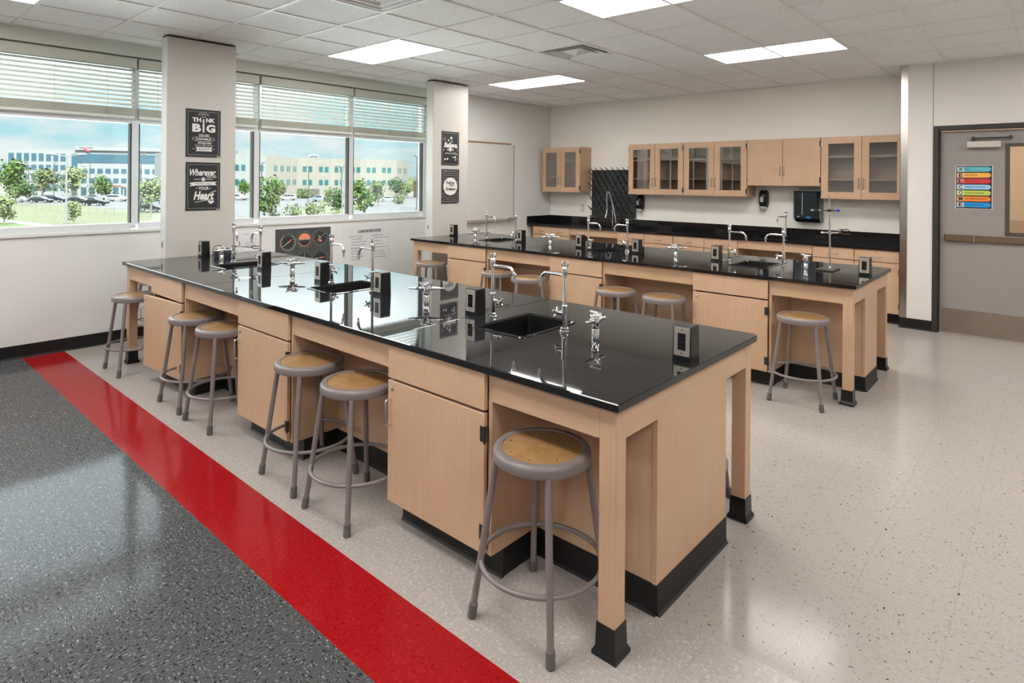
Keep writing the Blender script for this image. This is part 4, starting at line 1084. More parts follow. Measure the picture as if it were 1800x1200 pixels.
base_cabinet('two-drawer base cabinet at the steel corner guard', -2.19, -1.29)
for (a, b, lab) in ((-5.79, -4.915, 'open knee space panel under the spray tap on the back counter'), (-3.095, -2.195, 'open knee space panel under the towel dispenser on the back counter')):
    t = thing('knee_space_panel', lab, 'cabinet panel', (a, YC, 0))
    W = b - a
    bm = bmn(); box(bm, 0, W, .012, .03, .715, .823); obj('apron', bm, MAPLE_H, t)
    bm = bmn(); box(bm, 0, W, .47, .485, .108, .823); obj('back_panel', bm, MAPLE, t)
    bm = bmn(); box(bm, 0, W, .472, .485, 0, .108); obj('base', bm, BASEB, t)
t = thing('back_counter', 'long black epoxy counter with upstand along the back wall', 'counter', (XW, YC - .02, .825))
L_ = -1.285 - XW; D_ = YB - YC + .02
bm = bmn(); s1x, s2x = -5.30 - XW, -2.64 - XW
mid = (s1x + s2x) / 2
plate_with_hole(bm, 0.002, mid, 0, D_ - .002, 0, .034, (s1x - .2, s1x + .2, .13, .43)); plate_with_hole(bm, mid + .001, L_, 0, D_ - .002, 0, .034, (s2x - .2, s2x + .2, .13, .43)); obj('slab', bm, EPOXY, t)
bm = bmn(); box(bm, .0, L_, D_ - .022, D_ - .002, .0345, .148, .002); obj('back_upstand', bm, EPOXY, t)
bm = bmn(); box(bm, .002, .022, .0, D_ - .022, .0345, .148, .002); obj('side_upstand', bm, EPOXY, t)
for sx in (s1x, s2x):
    bm = bmn()
    for (a, b, c, e) in ((sx - .21, sx - .2, .12, .44), (sx + .2, sx + .21, .12, .44), (sx - .2, sx + .2, .12, .13), (sx - .2, sx + .2, .43, .44)): box(bm, a, b, c, e, -.095, -.001)
    box(bm, sx - .21, sx + .21, .12, .44, -.105, -.095); obj('sink_bowl', bm, EPOXY_IN, t)

def wall_cabinet(label, x0, x1, z0, z1, glass, contents=False):
    t = thing('wall_cabinet', label, 'cabinet', (x0, 8.2, z0), 0, 'maple wall cabinets')
    W = x1 - x0; H = z1 - z0; D = 8.525 - 8.2
    bm = bmn()
    box(bm, 0, .019, .021, D, 0, H); box(bm, W - .019, W, .021, D, 0, H); box(bm, .019, W - .019, .021, D, 0, .019); box(bm, .019, W - .019, .021, D, H - .019, H)
    box(bm, .019, W - .019, D - .012, D, .019, H - .019)
    if glass: box(bm, W / 2 - .012, W / 2 + .012, .021, .045, .019, H - .019)
    obj('body', bm, MAPLE, t)
    if glass:
        for z in (.235, .515):
            bm = bmn(); box(bm, .019, W - .019, .03, D - .012, z - .011, z + .011); obj('shelf', bm, MAPLE, t)
    for q in range(2):
        a, b = q * W / 2 + .002, (q + 1) * W / 2 - .002
        bm = bmn()
        if glass:
            sx, sz = .079, .084
            box(bm, a, a + sx, 0, .02, .001, H - .001, .0015); box(bm, b - sx, b, 0, .02, .001, H - .001, .0015)
            box(bm, a + sx, b - sx, 0, .02, .001, sz, .0015); box(bm, a + sx, b - sx, 0, .02, H - sz, H - .001, .0015)
        else: box(bm, a, b, 0, .02, .001, H - .001, .0015)
        dr = obj('door', bm, MAPLE, t)
        if glass: bm = bmn(); box(bm, a + .075, b - .075, .012, .016, .08, H - .08); obj('pane', bm, GLASSC, dr)
        hx = W / 2 + (-.025 if q == 0 else .025)
        bm = bmn(); u_handle(bm, (hx, 0, .19), (0, 0, 1), (0, -1, 0), .115, .0046); obj('handle', bm, SATIN, dr, True)
        if q == 1: bm = bmn(); lock(bm, (hx + .004, 0, .09), (0, -1, 0)); obj('lock', bm, CHROME_B, dr, True)
        for z in (.075, H - .075):
            xx = 0 if q == 0 else W
            bm = bmn(); box(bm, xx + (.001 if q == 0 else -.013), xx + (.013 if q == 0 else -.001), -.004, .016, z - .035, z + .035, .001); obj('hinge', bm, CARBON if q else CHROME_B, t)
    return t
wall_cabinet('small corner wall cabinet with two glass doors, apart from the long row', -6.595, -5.81, 1.385, 2.130, True)
wall_cabinet('first glass-door wall cabinet of the long row, beside the peg rack', -4.905, -4.005, 1.378, 2.135, True)
wall_cabinet('second glass-door wall cabinet of the long row, next to the solid doors', -3.999, -3.095, 1.378, 2.135, True)
wall_cabinet('short wall cabinet with two solid maple doors over the towel dispenser', -3.089, -2.185, 1.530, 2.135, False)
wall_cabinet('glass-door wall cabinet at the steel corner guard', -2.179, -1.29, 1.378, 2.135, True)
# things on the shelves
t = tag(obj('paper_sheet', prism(bmn(), [(0, 0), (.14, 0), (.17, .03), (.09, .045), (.0, .01)], (Vector((-6.45, 8.36, 1.6315)), X3.copy(), Vector((0, .35, .93)), Vector((0, -1, .3))), 0, .002), PAPER), 'crumpled white paper on a shelf in the corner wall cabinet', 'paper')
t = tag(obj('glass_jar', lathe(bmn(), [(0, 0), (.028, 0), (.030, .01), (.030, .055), (.018, .068), (.018, .08), (0, .08)], (-6.31, 8.36, 1.4045), 16), WHITEPL, None, True), 'small pale jar standing at the bottom of the corner wall cabinet', 'jar')
t = tag(obj('plastic_cup', lathe(bmn(), [(0, 0), (.022, 0), (.028, .06), (.025, .06), (.02, .004), (0, .004)], (-3.19, 8.33, 1.9045 - .28), 16), WHITEPL, None, True), 'small white cup on a shelf behind the fourth glass door', 'cup')
t = thing('tube_rack', 'row of small wire pegs in a rack at the bottom of the second glass cabinet', 'rack', (-3.46, 8.30, 1.3975))
bm = bmn(); box(bm, 0, .28, 0, .08, 0, .008); obj('base', bm, CHROME_B, t)
bm = bmn()
for q in range(14): tube(bm, [(.01 + .02 * q, .01, .006), (.01 + .02 * q, .01, .06)], .002, 5)
obj('wire_frame', bm, CHROME_B, t)

# drying rack with pegs
t = thing('drying_rack', 'black peg drying rack on the back wall above the spray tap', 'drying rack', (-5.36, 8.505, 1.0))
bm = bmn(); box(bm, -.413, .413, -.012, .021, 0, .755, .004); obj('board', bm, plain('rack_black', (.030, .036, .036), .25, var=.2), t)
bm = bmn()
for r in range(9):
    for c in range(8):
        x = -.36 + c * .103 + (.0515 if r % 2 else 0)
        if x > .40: continue
        lathe(bm, [(.013, -.02), (.013, .012), (.008, .018), (0, .018)], (x, -.012, .055 + r * .082), 8, (0, -1, .25))
obj('peg_socket', bm, BLACKM, t)
n_ = 0
for r in range(9):
    for c in range(8):
        x = -.36 + c * .103 + (.0515 if r % 2 else 0)
        if x > .40: continue
        z = .055 + r * .082
        bm = bmn(); tube(bm, [(x, -.012, z), (x - .012, -.06, z + .035), (x - .03, -.115, z + .085)], [.0072, .0068, .005], 7); obj('peg', bm, BLACKP, t, True)
for r in range(4):
    z = .10 + r * .19
    bm = bmn(); tube(bm, [(-.40, -.012, z), (-.415, -.05, z + .03), (-.445, -.09, z + .075)], [.0072, .0066, .005], 7); obj('peg', bm, BLACKP, t, True)
bm = bmn(); box(bm, -.425, .413, -.05, .0, -.012, .006, .003); obj('drip_tray', bm, BLACKM, t)

# soap dispensers
def soap(label, x, z):
    t = thing('soap_dispenser', label, 'dispenser', (x, YB, z), 0, 'black soap dispensers on the back wall')
    bm = bmn(); R = []
    for q in range(13):
        v = q / 12; zz = .045 + .235 * v
        ww = .062 * (1 - .25 * abs(2 * v - 1) ** 4) * (1 if v < .92 else .8); dd = .10 * (1 - .35 * abs(2 * v - 1) ** 3)
        R.append([bm.verts.new((ww * math.copysign(abs(cos(a)) ** .6, cos(a)), -.002 - dd * abs(sin(a)) ** .7, zz)) for a in [pi * i / 16 for i in range(17)]])
    for A, B in zip(R, R[1:]):
        for i in range(16): bm.faces.new((A[i], A[i + 1], B[i + 1], B[i]))
    for A in (R[0], R[-1]): bm.faces.new(A)
    obj('cover', bm, BLACKG, t, True)
    bm = bmn(); lathe(bm, [(0, 0), (.026, .004), (.042, .022), (.046, .05), (.042, .06)], (0, -.06, 0), 20); obj('push_lever', bm, plain('clear_grey_plastic', (.45, .47, .52), .2), t, True)
    bm = bmn(); box(bm, -.026, .018, -.106, -.098, .12, .19, .003); obj('sight_window', bm, plain('sight_pane', (.42, .43, .45), .15), t)
    return t
s_ = soap('black soap dispenser beside the peg rack, under the first glass cabinet', -4.865, 1.085)
dup(s_, (-2.972, YB, 1.188), 0, 'black soap dispenser under the short solid-door cabinet')
# towel dispenser
t = thing('towel_dispenser', 'large black paper towel dispenser under the wall cabinets, right of a soap dispenser'.replace('right of a', 'past the'), 'dispenser', (-2.385, YB, 1.07))
bm = bmn()
R = []
for (z, d0) in ((.0, .14), (.03, .20), (.05, .215), (.38, .215), (.395, .205)):
    R.append([bm.verts.new((sx, -y_, z)) for sx, y_ in ((-.155, 0), (-.155, d0 - .03), (-.13, d0), (.13, d0), (.155, d0 - .03), (.155, 0))])
for A, B in zip(R, R[1:]):
    for i in range(6): bm.faces.new((A[i], A[(i + 1) % 6], B[(i + 1) % 6], B[i]))
bm.faces.new(list(reversed(R[0]))); bm.faces.new(R[-1]); obj('cover', bm, plain('towel_black', (.012, .018, .022), .2), t)
f = frame_my(0, -.2155, 0)
bm = bmn(); rect(bm, f, -.045, -.036, .09, .375, .0006); obj('sight_slot', bm, INK_G, t)
bm = bmn(); disc(bm, f, (.035, .062), .032, .0008, 20, .013); bd = obj('blue_mark', bm, plain('mark_blue', (.03, .16, .50), .3), t)
bm = bmn(); rect(bm, f, -.10, -.078, .06, .078, .0006); obj('grey_mark', bm, INK_G, t)
# wall outlet
t = thing('wall_outlet', 'pale cover plate outlet on the back wall under the corner cabinet', 'outlet', (-5.985, YB, 1.12))
bm = bmn(); box(bm, -.036, .036, -.006, 0, -.058, .058, .002); obj('cover_plate', bm, plain('outlet_plate', (.60, .57, .52), .35), t)
bm = bmn(); box(bm, -.016, .016, -.008, -.006, -.033, .033, .001); obj('receptacle', bm, WHITEPL, t)

# taps on the back counter
t = thing('spray_tap', 'chrome spray tap with a tall looped grey hose on the back counter', 'tap', (-5.28, 8.36, .8595))
bm = bmn(); lathe(bm, [(0, 0), (.022, 0), (.022, .008), (.014, .014), (.014, .10), (.010, .105), (.010, .325), (.014, .327), (.014, .345), (0, .347)], seg=16); obj('column', bm, CHROME, t, True)
bm = bmn(); hose = []
P0, P1, P2, P3 = Vector((.075, -.02, .05)), Vector((.03, -.02, .38)), Vector((-.14, -.02, .86)), Vector((-.085, -.03, .26))
for q in range(25):
    s = q / 24; hose.append(P0 * (1 - s) ** 3 + P1 * 3 * s * (1 - s) ** 2 + P2 * 3 * s * s * (1 - s) + P3 * s ** 3)
tube(bm, hose, .0075, 8); obj('hose', bm, plain('hose_grey', (.40, .41, .43), .35), t, True)
bm = bmn(); tube(bm, [P3, P3 + Vector((-.004, -.01, -.06)), P3 + Vector((-.012, -.03, -.13))], [.010, .012, .016], 10); obj('spray_head', bm, CHROME_B, t, True)
bm = bmn(); tube(bm, [(.01, 0, .12), (.06, -.01, .13), (.08, -.01, .17), (.10, -.01, .215), (.125, -.015, .225)], [.008, .008, .008, .009, .008], 8); obj('lever', bm, CHROME, t, True)
tap('chrome gooseneck tap on the back counter below the towel dispenser', -2.64, 8.36, -2.0, .8595)

# ------------------------------------------------------------------ outside
GZ = -4.3
EX = .165      # sunlit outdoor surfaces are kept at true daylight reflectances against the bright sky
def gmat(name, a, b, scale, k=EX):
    a = tuple(c * k for c in a); b = tuple(c * k for c in b)
    m, nt, bb = new_mat(name); setp(bb, a, .9, 0, .1)
    geo = nt.nodes.new('ShaderNodeNewGeometry'); no = nt.nodes.new('ShaderNodeTexNoise'); no.inputs['Scale'].default_value = scale; no.inputs['Detail'].default_value = 6
    nt.links.new(geo.outputs['Position'], no.inputs['Vector'])
    mx = nt.nodes.new('ShaderNodeMixRGB'); mx.inputs[1].default_value = (*a, 1); mx.inputs[2].default_value = (*b, 1)
    nt.links.new(no.outputs['Fac'], mx.inputs[0]); nt.links.new(mx.outputs[0], bb.inputs['Base Color'])
    return m
ASPH = gmat('asphalt', (.33, .345, .355), (.43, .445, .455), .8)
GRASS = gmat('lawn_grass', (.24, .36, .115), (.35, .48, .20), .25)
DRY = gmat('dry_grass', (.40, .36, .25), (.34, .41, .20), .12)
CONC = gmat('concrete', (.62, .60, .56), (.70, .68, .64), .6)
def ground(name, pts, m, z):
    bm = bmn(); bm.faces.new([bm.verts.new((x, y, z)) for x, y in pts]); return struct(name, bm, m)
ground('ground', [(-900, -400), (-8, -400), (-8, 700), (-900, 700)], gmat('far_ground', (.40, .44, .30), (.48, .50, .38), .05), GZ - .08)
ground('street', [(-215, 20), (-160, 10), (-150, 20), (-130, 40), (-70, 45), (-60, 90), (-150, 180), (-230, 120), (-235, 60)], ASPH, GZ - .05)
ground('lawn', [(-165, -30), (-9, -60), (-9, 14), (-60, 17), (-110, 32), (-158, 36), (-176, 22)], GRASS, GZ - .04)
ground('field', [(-158, 36), (-172, 20), (-128, 18), (-84, 17.5), (-70, 22), (-108, 35)], DRY, GZ - .03)
ground('path', [(-140, 12), (-118, 13), (-92, 17), (-78, 19), (-78, 20), (-94, 18.6), (-118, 15.6), (-140, 14.6)], CONC, GZ - .02)
ground('sidewalk', [(-176, 34), (-225, 44), (-232, 58), (-205, 62), (-186, 52)], gmat('pale_paving', (.66, .58, .48), (.58, .56, .46), .1), GZ - .02)
ground('curb', [(-152, 92), (-96, 52), (-88, 49), (-86, 54), (-120, 86), (-150, 110)], gmat('planting_bed', (.50, .47, .36), (.42, .46, .28), .2), GZ - .03)
# unseen white slab added below the windows to bounce sunlight onto the ceiling
bm = bmn(); box(bm, -22, -7.0, -28, 36, -1.15, -.9); struct('roof_bounce', bm, plain('bounce_white', (.82, .82, .80), .85, var=.05, scale=.8))
bm = bmn(); box(bm, -21.8, -7.0, -27.8, 35.8, GZ - .08, -1.15); struct('wall_bounce_base', bm, plain('tan_render', (.22, .19, .15), .9, var=.05))  # unseen block added to carry the bounce slab
bm = bmn()
for k in range(1):
    box(bm, -76, -75.4, 4, 30, GZ, GZ + .75)
tag(obj('stone_wall', bm, gmat('stone', (.30, .33, .36), (.48, .50, .52), 1.5)), 'low grey stone wall along the near edge of the lawn outside', 'wall')

LEAF = []
for k, (a, b) in enumerate((((.075, .16, .035), (.17, .30, .06)), ((.15, .22, .08), (.28, .36, .15)), ((.26, .36, .14), (.42, .50, .24)), ((.06, .14, .05), (.16, .28, .10)))):
    LEAF.append(gmat('leaf_%d' % k, a, b, .9, .27))
BARK = plain('bark', (.14, .11, .085), .9)
def tree(name, label, X, Y, h, w, mi, seed, trunk=.28, n=430, group='trees outside'):
    rnd = random.Random(seed)
    t = thing(name, label, 'tree' if 'tree' in name else 'shrub', (X, Y, GZ - .05), 0, group)
    bm = bmn()
    blobs = []
    z0 = h * trunk; cz = (h + z0) / 2
    for q in range(9):
        a = rnd.uniform(0, 2 * pi); r = w * .5 * rnd.uniform(.15, .62); zz = z0 + (h - z0) * rnd.uniform(.2, .82)
        k = 1 - abs((zz - cz) / (h - z0)) * .7
        blobs.append((Vector((r * k * cos(a), r * k * sin(a), zz)), w * rnd.uniform(.2, .32)))
    blobs.append((Vector((0, 0, cz)), w * .34))
    ls = max(.2, .115 * (w + h) * .5)
    for q in range(n):
        c, r = blobs[q % len(blobs)]
        v = Vector((rnd.gauss(0, 1), rnd.gauss(0, 1), rnd.gauss(0, 1))).normalized()
        p = c + v * r * rnd.uniform(.55, 1.05)
        if p.z < z0 * .8: p.z = z0 * .8 + rnd.random() * .2
        nn = (v + Vector((rnd.uniform(-.6, .6), rnd.uniform(-.6, .6), rnd.uniform(-.3, .8)))).normalized()
        u = nn.orthogonal().normalized(); vv = nn.cross(u); s = ls * rnd.uniform(.5, 1.0)
        a = rnd.uniform(0, 2 * pi); u, vv = u * cos(a) + vv * sin(a), vv * cos(a) - u * sin(a)
        bm.faces.new([bm.verts.new(p + u * s * x + vv * s * y) for x, y in ((-.5, -.1), (0, -.35), (.5, 0), (.1, .4), (-.35, .3))])
    obj('foliage', bm, LEAF[mi], t, recalc=False)
    bm = bmn(); tube(bm, [(0, 0, 0), (.03 * w, 0, z0), (0, .02 * w, cz)], [.035 * w, .026 * w, .012 * w], 7)
    for q in range(4):
        a = q * 1.7; tube(bm, [(.03 * w, 0, z0 * .9), (.2 * w * cos(a), .2 * w * sin(a), z0 + (h - z0) * .4)], [.018 * w, .008 * w], 5)
    obj('trunk', bm, BARK, t)
    return t
TR = [('leafy_tree', 'big dark green tree cut off by the picture edge, before the glass-banded office', -193, 30.8, 9.6, 8.5, 0, .25),
      ('leafy_tree', 'olive spreading tree in front of the office, between two dark lamp posts', -215, 41.5, 7.8, 8.0, 1, .3),
      ('leafy_tree', 'pale green tree behind the tall white double lamp post', -218, 49.7, 8.6, 7.6, 2, .2),
      ('leafy_tree', 'small dark round tree beside the parked cars at the lawn corner', -160.4, 28.3, 4.8, 3.8, 3, .3),
      ('leafy_tree', 'green conical tree just behind the black pickup', -191.9, 49.8, 6.2, 5.4, 0, .22),
      ('leafy_tree', 'bright green tree seen through the narrow pane beside the first pillar', -113.4, 36.6, 6.0, 4.8, 2, .3),
      ('leafy_tree', 'light green tree low at the picture edge over the lawn', -96.9, 14.9, 3.8, 2.6, 2, .15),
      ('sapling_tree', 'thin sapling at the foot of the white double lamp post', -90.5, 20.6, 3.1, 1.7, 2, .1),
      ('leafy_tree', 'brownish bare-twigged tree beside the lawn path', -175.8, 29.0, 3.8, 3.6, 1, .35),
      ('leafy_tree', 'round tree at the edge of the first pillar before the cream building', -169.0, 78.1, 6.1, 4.0, 0, .2),
      ('leafy_tree', 'large mid-green tree at the mullion in front of the cream building', -87.4, 44.1, 6.2, 4.2, 0, .12),
      ('leafy_tree', 'sparse grey-green tree by the white wagon', -172.5, 90.3, 5.0, 4.2, 1, .2),
      ('leafy_tree', 'dark dense tree just before the second mullion', -90.5, 57.4, 4.6, 3.4, 3, .1),
      ('leafy_tree', 'bushy bright tree in the last pane, largest there', -81.7, 56.8, 6.2, 4.0, 0, .08),
      ('leafy_tree', 'grey-green tree behind the bushy tree in the last pane', -113.1, 82.3, 5.9, 4.2, 1, .1),
      ('leafy_tree', 'dark green tree by the end of the cream building', -159.1, 123.1, 6.8, 5.6, 3, .2),
      ('leafy_tree', 'small pale tree beside the brick outbuilding', -160.0, 127.8, 5.0, 3.6, 2, .2),
      ('round_shrub', 'sage shrub low in the middle pane, beside the large tree', -87.1, 47.8, 1.7, 3.9, 1, .05),
      ('round_shrub', 'fuller sage shrub in the middle pane, nearer the dark tree', -87.6, 51.8, 2.2, 4.3, 1, .05),
      ('round_shrub', 'low lime green shrub at the foot of the large tree', -88.2, 45.5, .9, 2.2, 2, .05),
      ('round_shrub', 'grey bush in the bed before the silver pickup', -130.7, 80.5, 4.0, 3.4, 1, .1),
      ('round_shrub', 'dark hedge bush before the recessed entrance', -172.6, 99.0, 2.8, 6.6, 0, .05),
      ('round_shrub', 'pale shrub beside the far white car', -121.0, 94.6, 2.2, 4.2, 1, .05),
      ('round_shrub', 'lime shrub at the curb in the last pane', -103.0, 70.5, 1.0, 2.6, 2, .05),
      ('round_shrub', 'low lime shrub before the dark tree at the second mullion', -85.0, 53.6, .8, 2.8, 2, .05)]
for q, (nm, lab, X, Y, h, w, mi, tk) in enumerate(TR): tree(nm, lab, X, Y, h, w * 1.12, mi, 20 + q, tk, 640 if 'tree' in nm else 380)

# cars
TYRE = plain('tyre', (.012, .012, .012), .8); CGLASS = plain('car_glass', (.02, .03, .035), .1); HUB = plain('hub', (.4, .4, .42), .3, .8)
def car(name, label, X, Y, ang, col, kind):
    t = thing(name, label, 'car', (X, Y, GZ - .05), ang, 'cars parked outside')
    m = plain('car_paint', tuple(c * .26 for c in col), .25, var=.03)
    if kind == 'pickup': prof = [(-2.7, .45), (2.7, .45), (2.75, .75), (2.65, 1.0), (1.35, 1.08), (.75, 1.72), (-.55, 1.76), (-.75, 1.12), (-2.68, 1.10), (-2.75, .7)]; win = [(1.15, 1.14), (.68, 1.64), (-.48, 1.67), (-.55, 1.14)]
    elif kind == 'suv': prof = [(-2.3, .4), (2.3, .4), (2.38, .75), (2.2, .98), (1.15, 1.06), (.55, 1.66), (-1.9, 1.70), (-2.3, 1.1), (-2.38, .7)]; win = [(.98, 1.1), (.5, 1.58), (-1.8, 1.60), (-2.1, 1.1)]
    else: prof = [(-2.25, .35), (2.25, .35), (2.3, .62), (2.1, .85), (1.05, .95), (.35, 1.42), (-1.05, 1.44), (-1.75, 1.0), (-2.2, .95), (-2.3, .6)]; win = [(.85, .98), (.3, 1.35), (-1.0, 1.37), (-1.5, 1.0)]
    f = (Vector((0, .88, 0)), X3.copy(), Z3.copy(), -Y3)
    bm = bmn(); prism(bm, prof, f, 0, 1.76); bmesh.ops.bevel(bm, geom=bm.edges[:], offset=.05, segments=1, affect='EDGES'); obj('body', bm, m, t)
    bm = bmn(); prism(bm, win, f, -.012, 1.772); obj('side_glass', bm, CGLASS, t)
    for x in (1.45, -1.45):
        for y in (-.80, .80):
            bm = bmn(); lathe(bm, [(0, -.11), (.34, -.11), (.36, -.08), (.36, .08), (.34, .11), (0, .11)], (x, y, .36), 16, (0, 1, 0)); wv = obj('wheel', bm, TYRE, t)
            bm = bmn(); lathe(bm, [(0, -.115), (.2, -.115), (.2, .115), (0, .115)], (x, y, .36), 12, (0, 1, 0)); obj('hub_cap', bm, HUB, wv)
    return t
A_ = math.atan2(.664, .747)
car('sedan_car', 'dark sedan parked farthest along the row before the office lawn', -172.9, 33.1, A_ + .1, (.03, .035, .05), 'sedan')
car('sedan_car', 'dark blue sedan parked beside the white lamp post, in the row', -175.3, 36.3, A_, (.02, .03, .06), 'suv')
car('sedan_car', 'dark sedan parked just past the white lamp post', -169.1, 39.4, A_, (.02, .025, .04), 'sedan')
car('pickup_truck', 'black pickup parked before the office wing', -150, 37.6, A_, (.012, .013, .016), 'pickup')
car('wagon_car', 'white wagon parked behind the black pickup', -173.9, 48.5, A_ + .1, (.70, .72, .74), 'suv')
car('sedan_car', 'grey sedan parked between the pickup and the white wagon', -188, 47.6, A_, (.30, .32, .35), 'sedan')
car('sedan_car', 'dark sedan half hidden under the bright tree by the pillar', -118.2, 38.6, A_ - .3, (.03, .03, .035), 'sedan')
car('sedan_car', 'white sedan half hidden by the small dark tree', -180, 30.2, A_, (.66, .68, .70), 'sedan')
car('wagon_car', 'white wagon parked before the cream building', -159.8, 85.9, A_ + pi + .1, (.70, .72, .72), 'suv')
car('pickup_truck', 'silver pickup parked near the recessed entrance', -145.2, 87.3, A_ + pi, (.50, .55, .60), 'pickup')
car('sedan_car', 'white car parked by the end of the cream building', -135.4, 102.0, A_ + .3, (.70, .72, .74), 'sedan')
car('wagon_car', 'white wagon at the edge of the first pillar before the cream building', -167.5, 75.6, A_, (.66, .70, .74), 'suv')

# lamp posts
POSTD = plain('post_bronze', (.03, .03, .035), .5); POSTW = plain('post_white', (0.115, 0.126, 0.139), .4)
def lamp_post(label, X, Y, h, m, arms, heads):
    t = thing('lamp_post', label, 'lamp post', (X, Y, GZ - .05), 0, 'parking lamp posts')
    bm = bmn(); lathe(bm, [(.11, .6), (.09, h)], seg=10); obj('pole', bm, m, t)
    bm = bmn(); lathe(bm, [(.28, 0), (.28, .65), (.12, .65)], seg=10); obj('footing', bm, CONC, t)
    rv_ = Vector((.747, .664, 0))
    for s in arms:
        bm = bmn(); tube(bm, [(0, 0, h - .1), rv_ * s * heads * .4 + Z3 * (h + .05), rv_ * s * heads * .6 + Z3 * (h + .12)], .05, 6); ar = obj('arm', bm, m, t)
        bm = bmn(); a, b = rv_ * s * heads * .5, rv_ * s * heads
        tube(bm, [a + Z3 * (h + .1), (a + b) / 2 + Z3 * (h + .16), b + Z3 * (h + .16)], [.08, .16, .05], 8); obj('lamp_head', bm, m, ar)
for lab, X, Y, h, m, arms, hd in (('tall white double-headed lamp post at the lawn edge', -85.8, 18.8, 8.4, POSTW, (-1, 1), 2.4),
        ('dark lamp post before the office, nearest the picture edge'.replace('nearest the picture edge', 'beside the dark round tree'), -191.1, 34.1, 8.5, POSTD, (1,), .8), ('dark lamp post before the office, beside the olive tree', -208.5, 42.8, 9.7, POSTD, (1,), .9),
        ('dark lamp post before the office wing, over the pickup', -215.8, 53.1, 10.6, POSTD, (1,), 1.0), ('dark lamp post in the narrow pane beside the first pillar', -116.2, 35.9, 9.8, POSTD, (1,), .9),
        ('dark lamp post at the mullion before the cream building', -105.7, 51.9, 8.7, POSTD, (-1, 1), .6), ('dark lamp post before the recessed entrance', -136.4, 78.8, 8.9, POSTD, (-1, 1), .6),
        ('dark lamp post beside the second mullion', -108.5, 70.0, 8.4, POSTD, (-1, 1), .6), ('white lamp post beside the second mullion', -78.9, 51.1, 7.9, POSTW, (-1,), 1.2),
        ('taller of two dark lamp posts at the end of the last pane', -85.5, 70.6, 10.1, POSTD, (-1, 1), .5), ('shorter of two dark lamp posts at the end of the last pane', -88.4, 73.4, 9.3, POSTD, (1,), .6)):
    lamp_post(lab, X, Y, h, m, arms, hd)

# office with bands of glass
OFFW = plain('office_white', (0.114, 0.118, 0.124), .7, var=.03, scale=.3); OFFG = plain('office_glass', (.022, .052, .072), .12, var=.2, scale=.2); OFFG2 = plain('office_glass_dark', (.016, .040, .055), .15, var=.2)
of = thing('office_building', 'white office block with blue glass bands, farthest left across the lots'.replace('farthest left across the lots', 'across the lawn'), 'building', (-246.8, 38.7, GZ - .05))
U = Vector((.495, .869, 0)); U = Vector((-238.2 + 246.8, 54.5 - 38.7, 0)).normalized(); Nn = Vector((U.y, -U.x, 0))
F_ = (Vector((0, 0, 0)), U, Z3.copy(), Nn)
bm = bmn(); prism(bm, [(0, 0), (70, 0), (70, 14.7), (0, 14.7)], F_, -22, 0); obj('wall', bm, OFFW, of)
bm = bmn(); prism(bm, [(18, 14.7), (70, 14.7), (70, 15.9), (18, 15.9)], F_, -20, .6); obj('parapet', bm, OFFW, of)
bm = bmn(); prism(bm, [(.2, 2), (1.6, 2), (1.6, 13.4), (.2, 13.4)], F_, -.05, .1); prism(bm, [(17.0, 0), (20.2, 0), (20.2, 13.4), (17.0, 13.4)], F_, -.05, .12); obj('glass_bay', bm, OFFG, of)
bm = bmn(); prism(bm, [(18, 10.6), (70, 10.6), (70, 13.5), (18, 13.5)], F_, -.05, .1); prism(bm, [(47, 0), (70, 0), (70, 10.6), (47, 10.6)], F_, -.05, .1); obj('glass_band', bm, OFFG, of)
for z0, z1 in ((11.0, 13.4), (8.2, 9.8), (5.2, 6.7), (1.5, 3.6)):
    for q in range(8):
        u0 = 2.3 + q * 1.95
        if u0 + 1.3 > 17: continue
        bm = bmn(); prism(bm, [(u0, z0), (u0 + 1.3, z0), (u0 + 1.3, z1), (u0, z1)], F_, -.05, .08); obj('window', bm, OFFG, of)
wg = bmn(); prism(wg, [(20.3, 0), (46, 0), (46, 10.2), (20.3, 10.2)], F_, 0, 6.0); obj('wing', wg, OFFW, of)
for z0, z1 in ((7.2, 8.7), (4.1, 5.6), (.2, 2.7)):
    for q in range(11):
        u0 = 21.3 + q * 2.2
        bm = bmn(); prism(bm, [(u0, z0), (u0 + 1.45, z0), (u0 + 1.45, z1), (u0, z1)], F_, 5.9, 6.08); obj('window', bm, OFFG2 if z0 < 1 else OFFG, of)
bm = bmn()
for q in range(12):
    if q in (4, 7): continue
    prism(bm, [(19.4 + q * .30, 15.3), (19.6 + q * .30, 15.3), (19.6 + q * .30, 15.6), (19.4 + q * .30, 15.6)], F_, .6, .66)
obj('sign_lettering', bm, INK_K, of)
bm = bmn(); prism(bm, [(20.2, 15.55), (20.7, 15.5), (21.6, 14.85), (22.4, 14.4), (21.3, 14.45), (20.5, 14.9)], F_, .6, .66); obj('sign_swoosh', bm, plain('sign_red', (.75, .04, .05), .4), of)
t = thing('entrance_canopy', 'brown canopy over the entrance drive before the office wing', 'canopy', (-212, 55, GZ - .05))
bm = bmn(); prism(bm, [(0, 3.0), (7, 3.0), (5.6, 3.7), (1.4, 3.7)], (Vector((0, 0, 0)), U, Z3.copy(), Nn), 0, 4); obj('roof', bm, plain('canopy_brown', (0.059, 0.036, 0.025), .7), t)
for u0 in (.4, 6.4):
    bm = bmn(); prism(bm, [(u0, 0), (u0 + .3, 0), (u0 + .3, 3.0), (u0, 3.0)], (Vector((0, 0, 0)), U, Z3.copy(), Nn), 3.4, 3.7); obj('post', bm, OFFW, t)
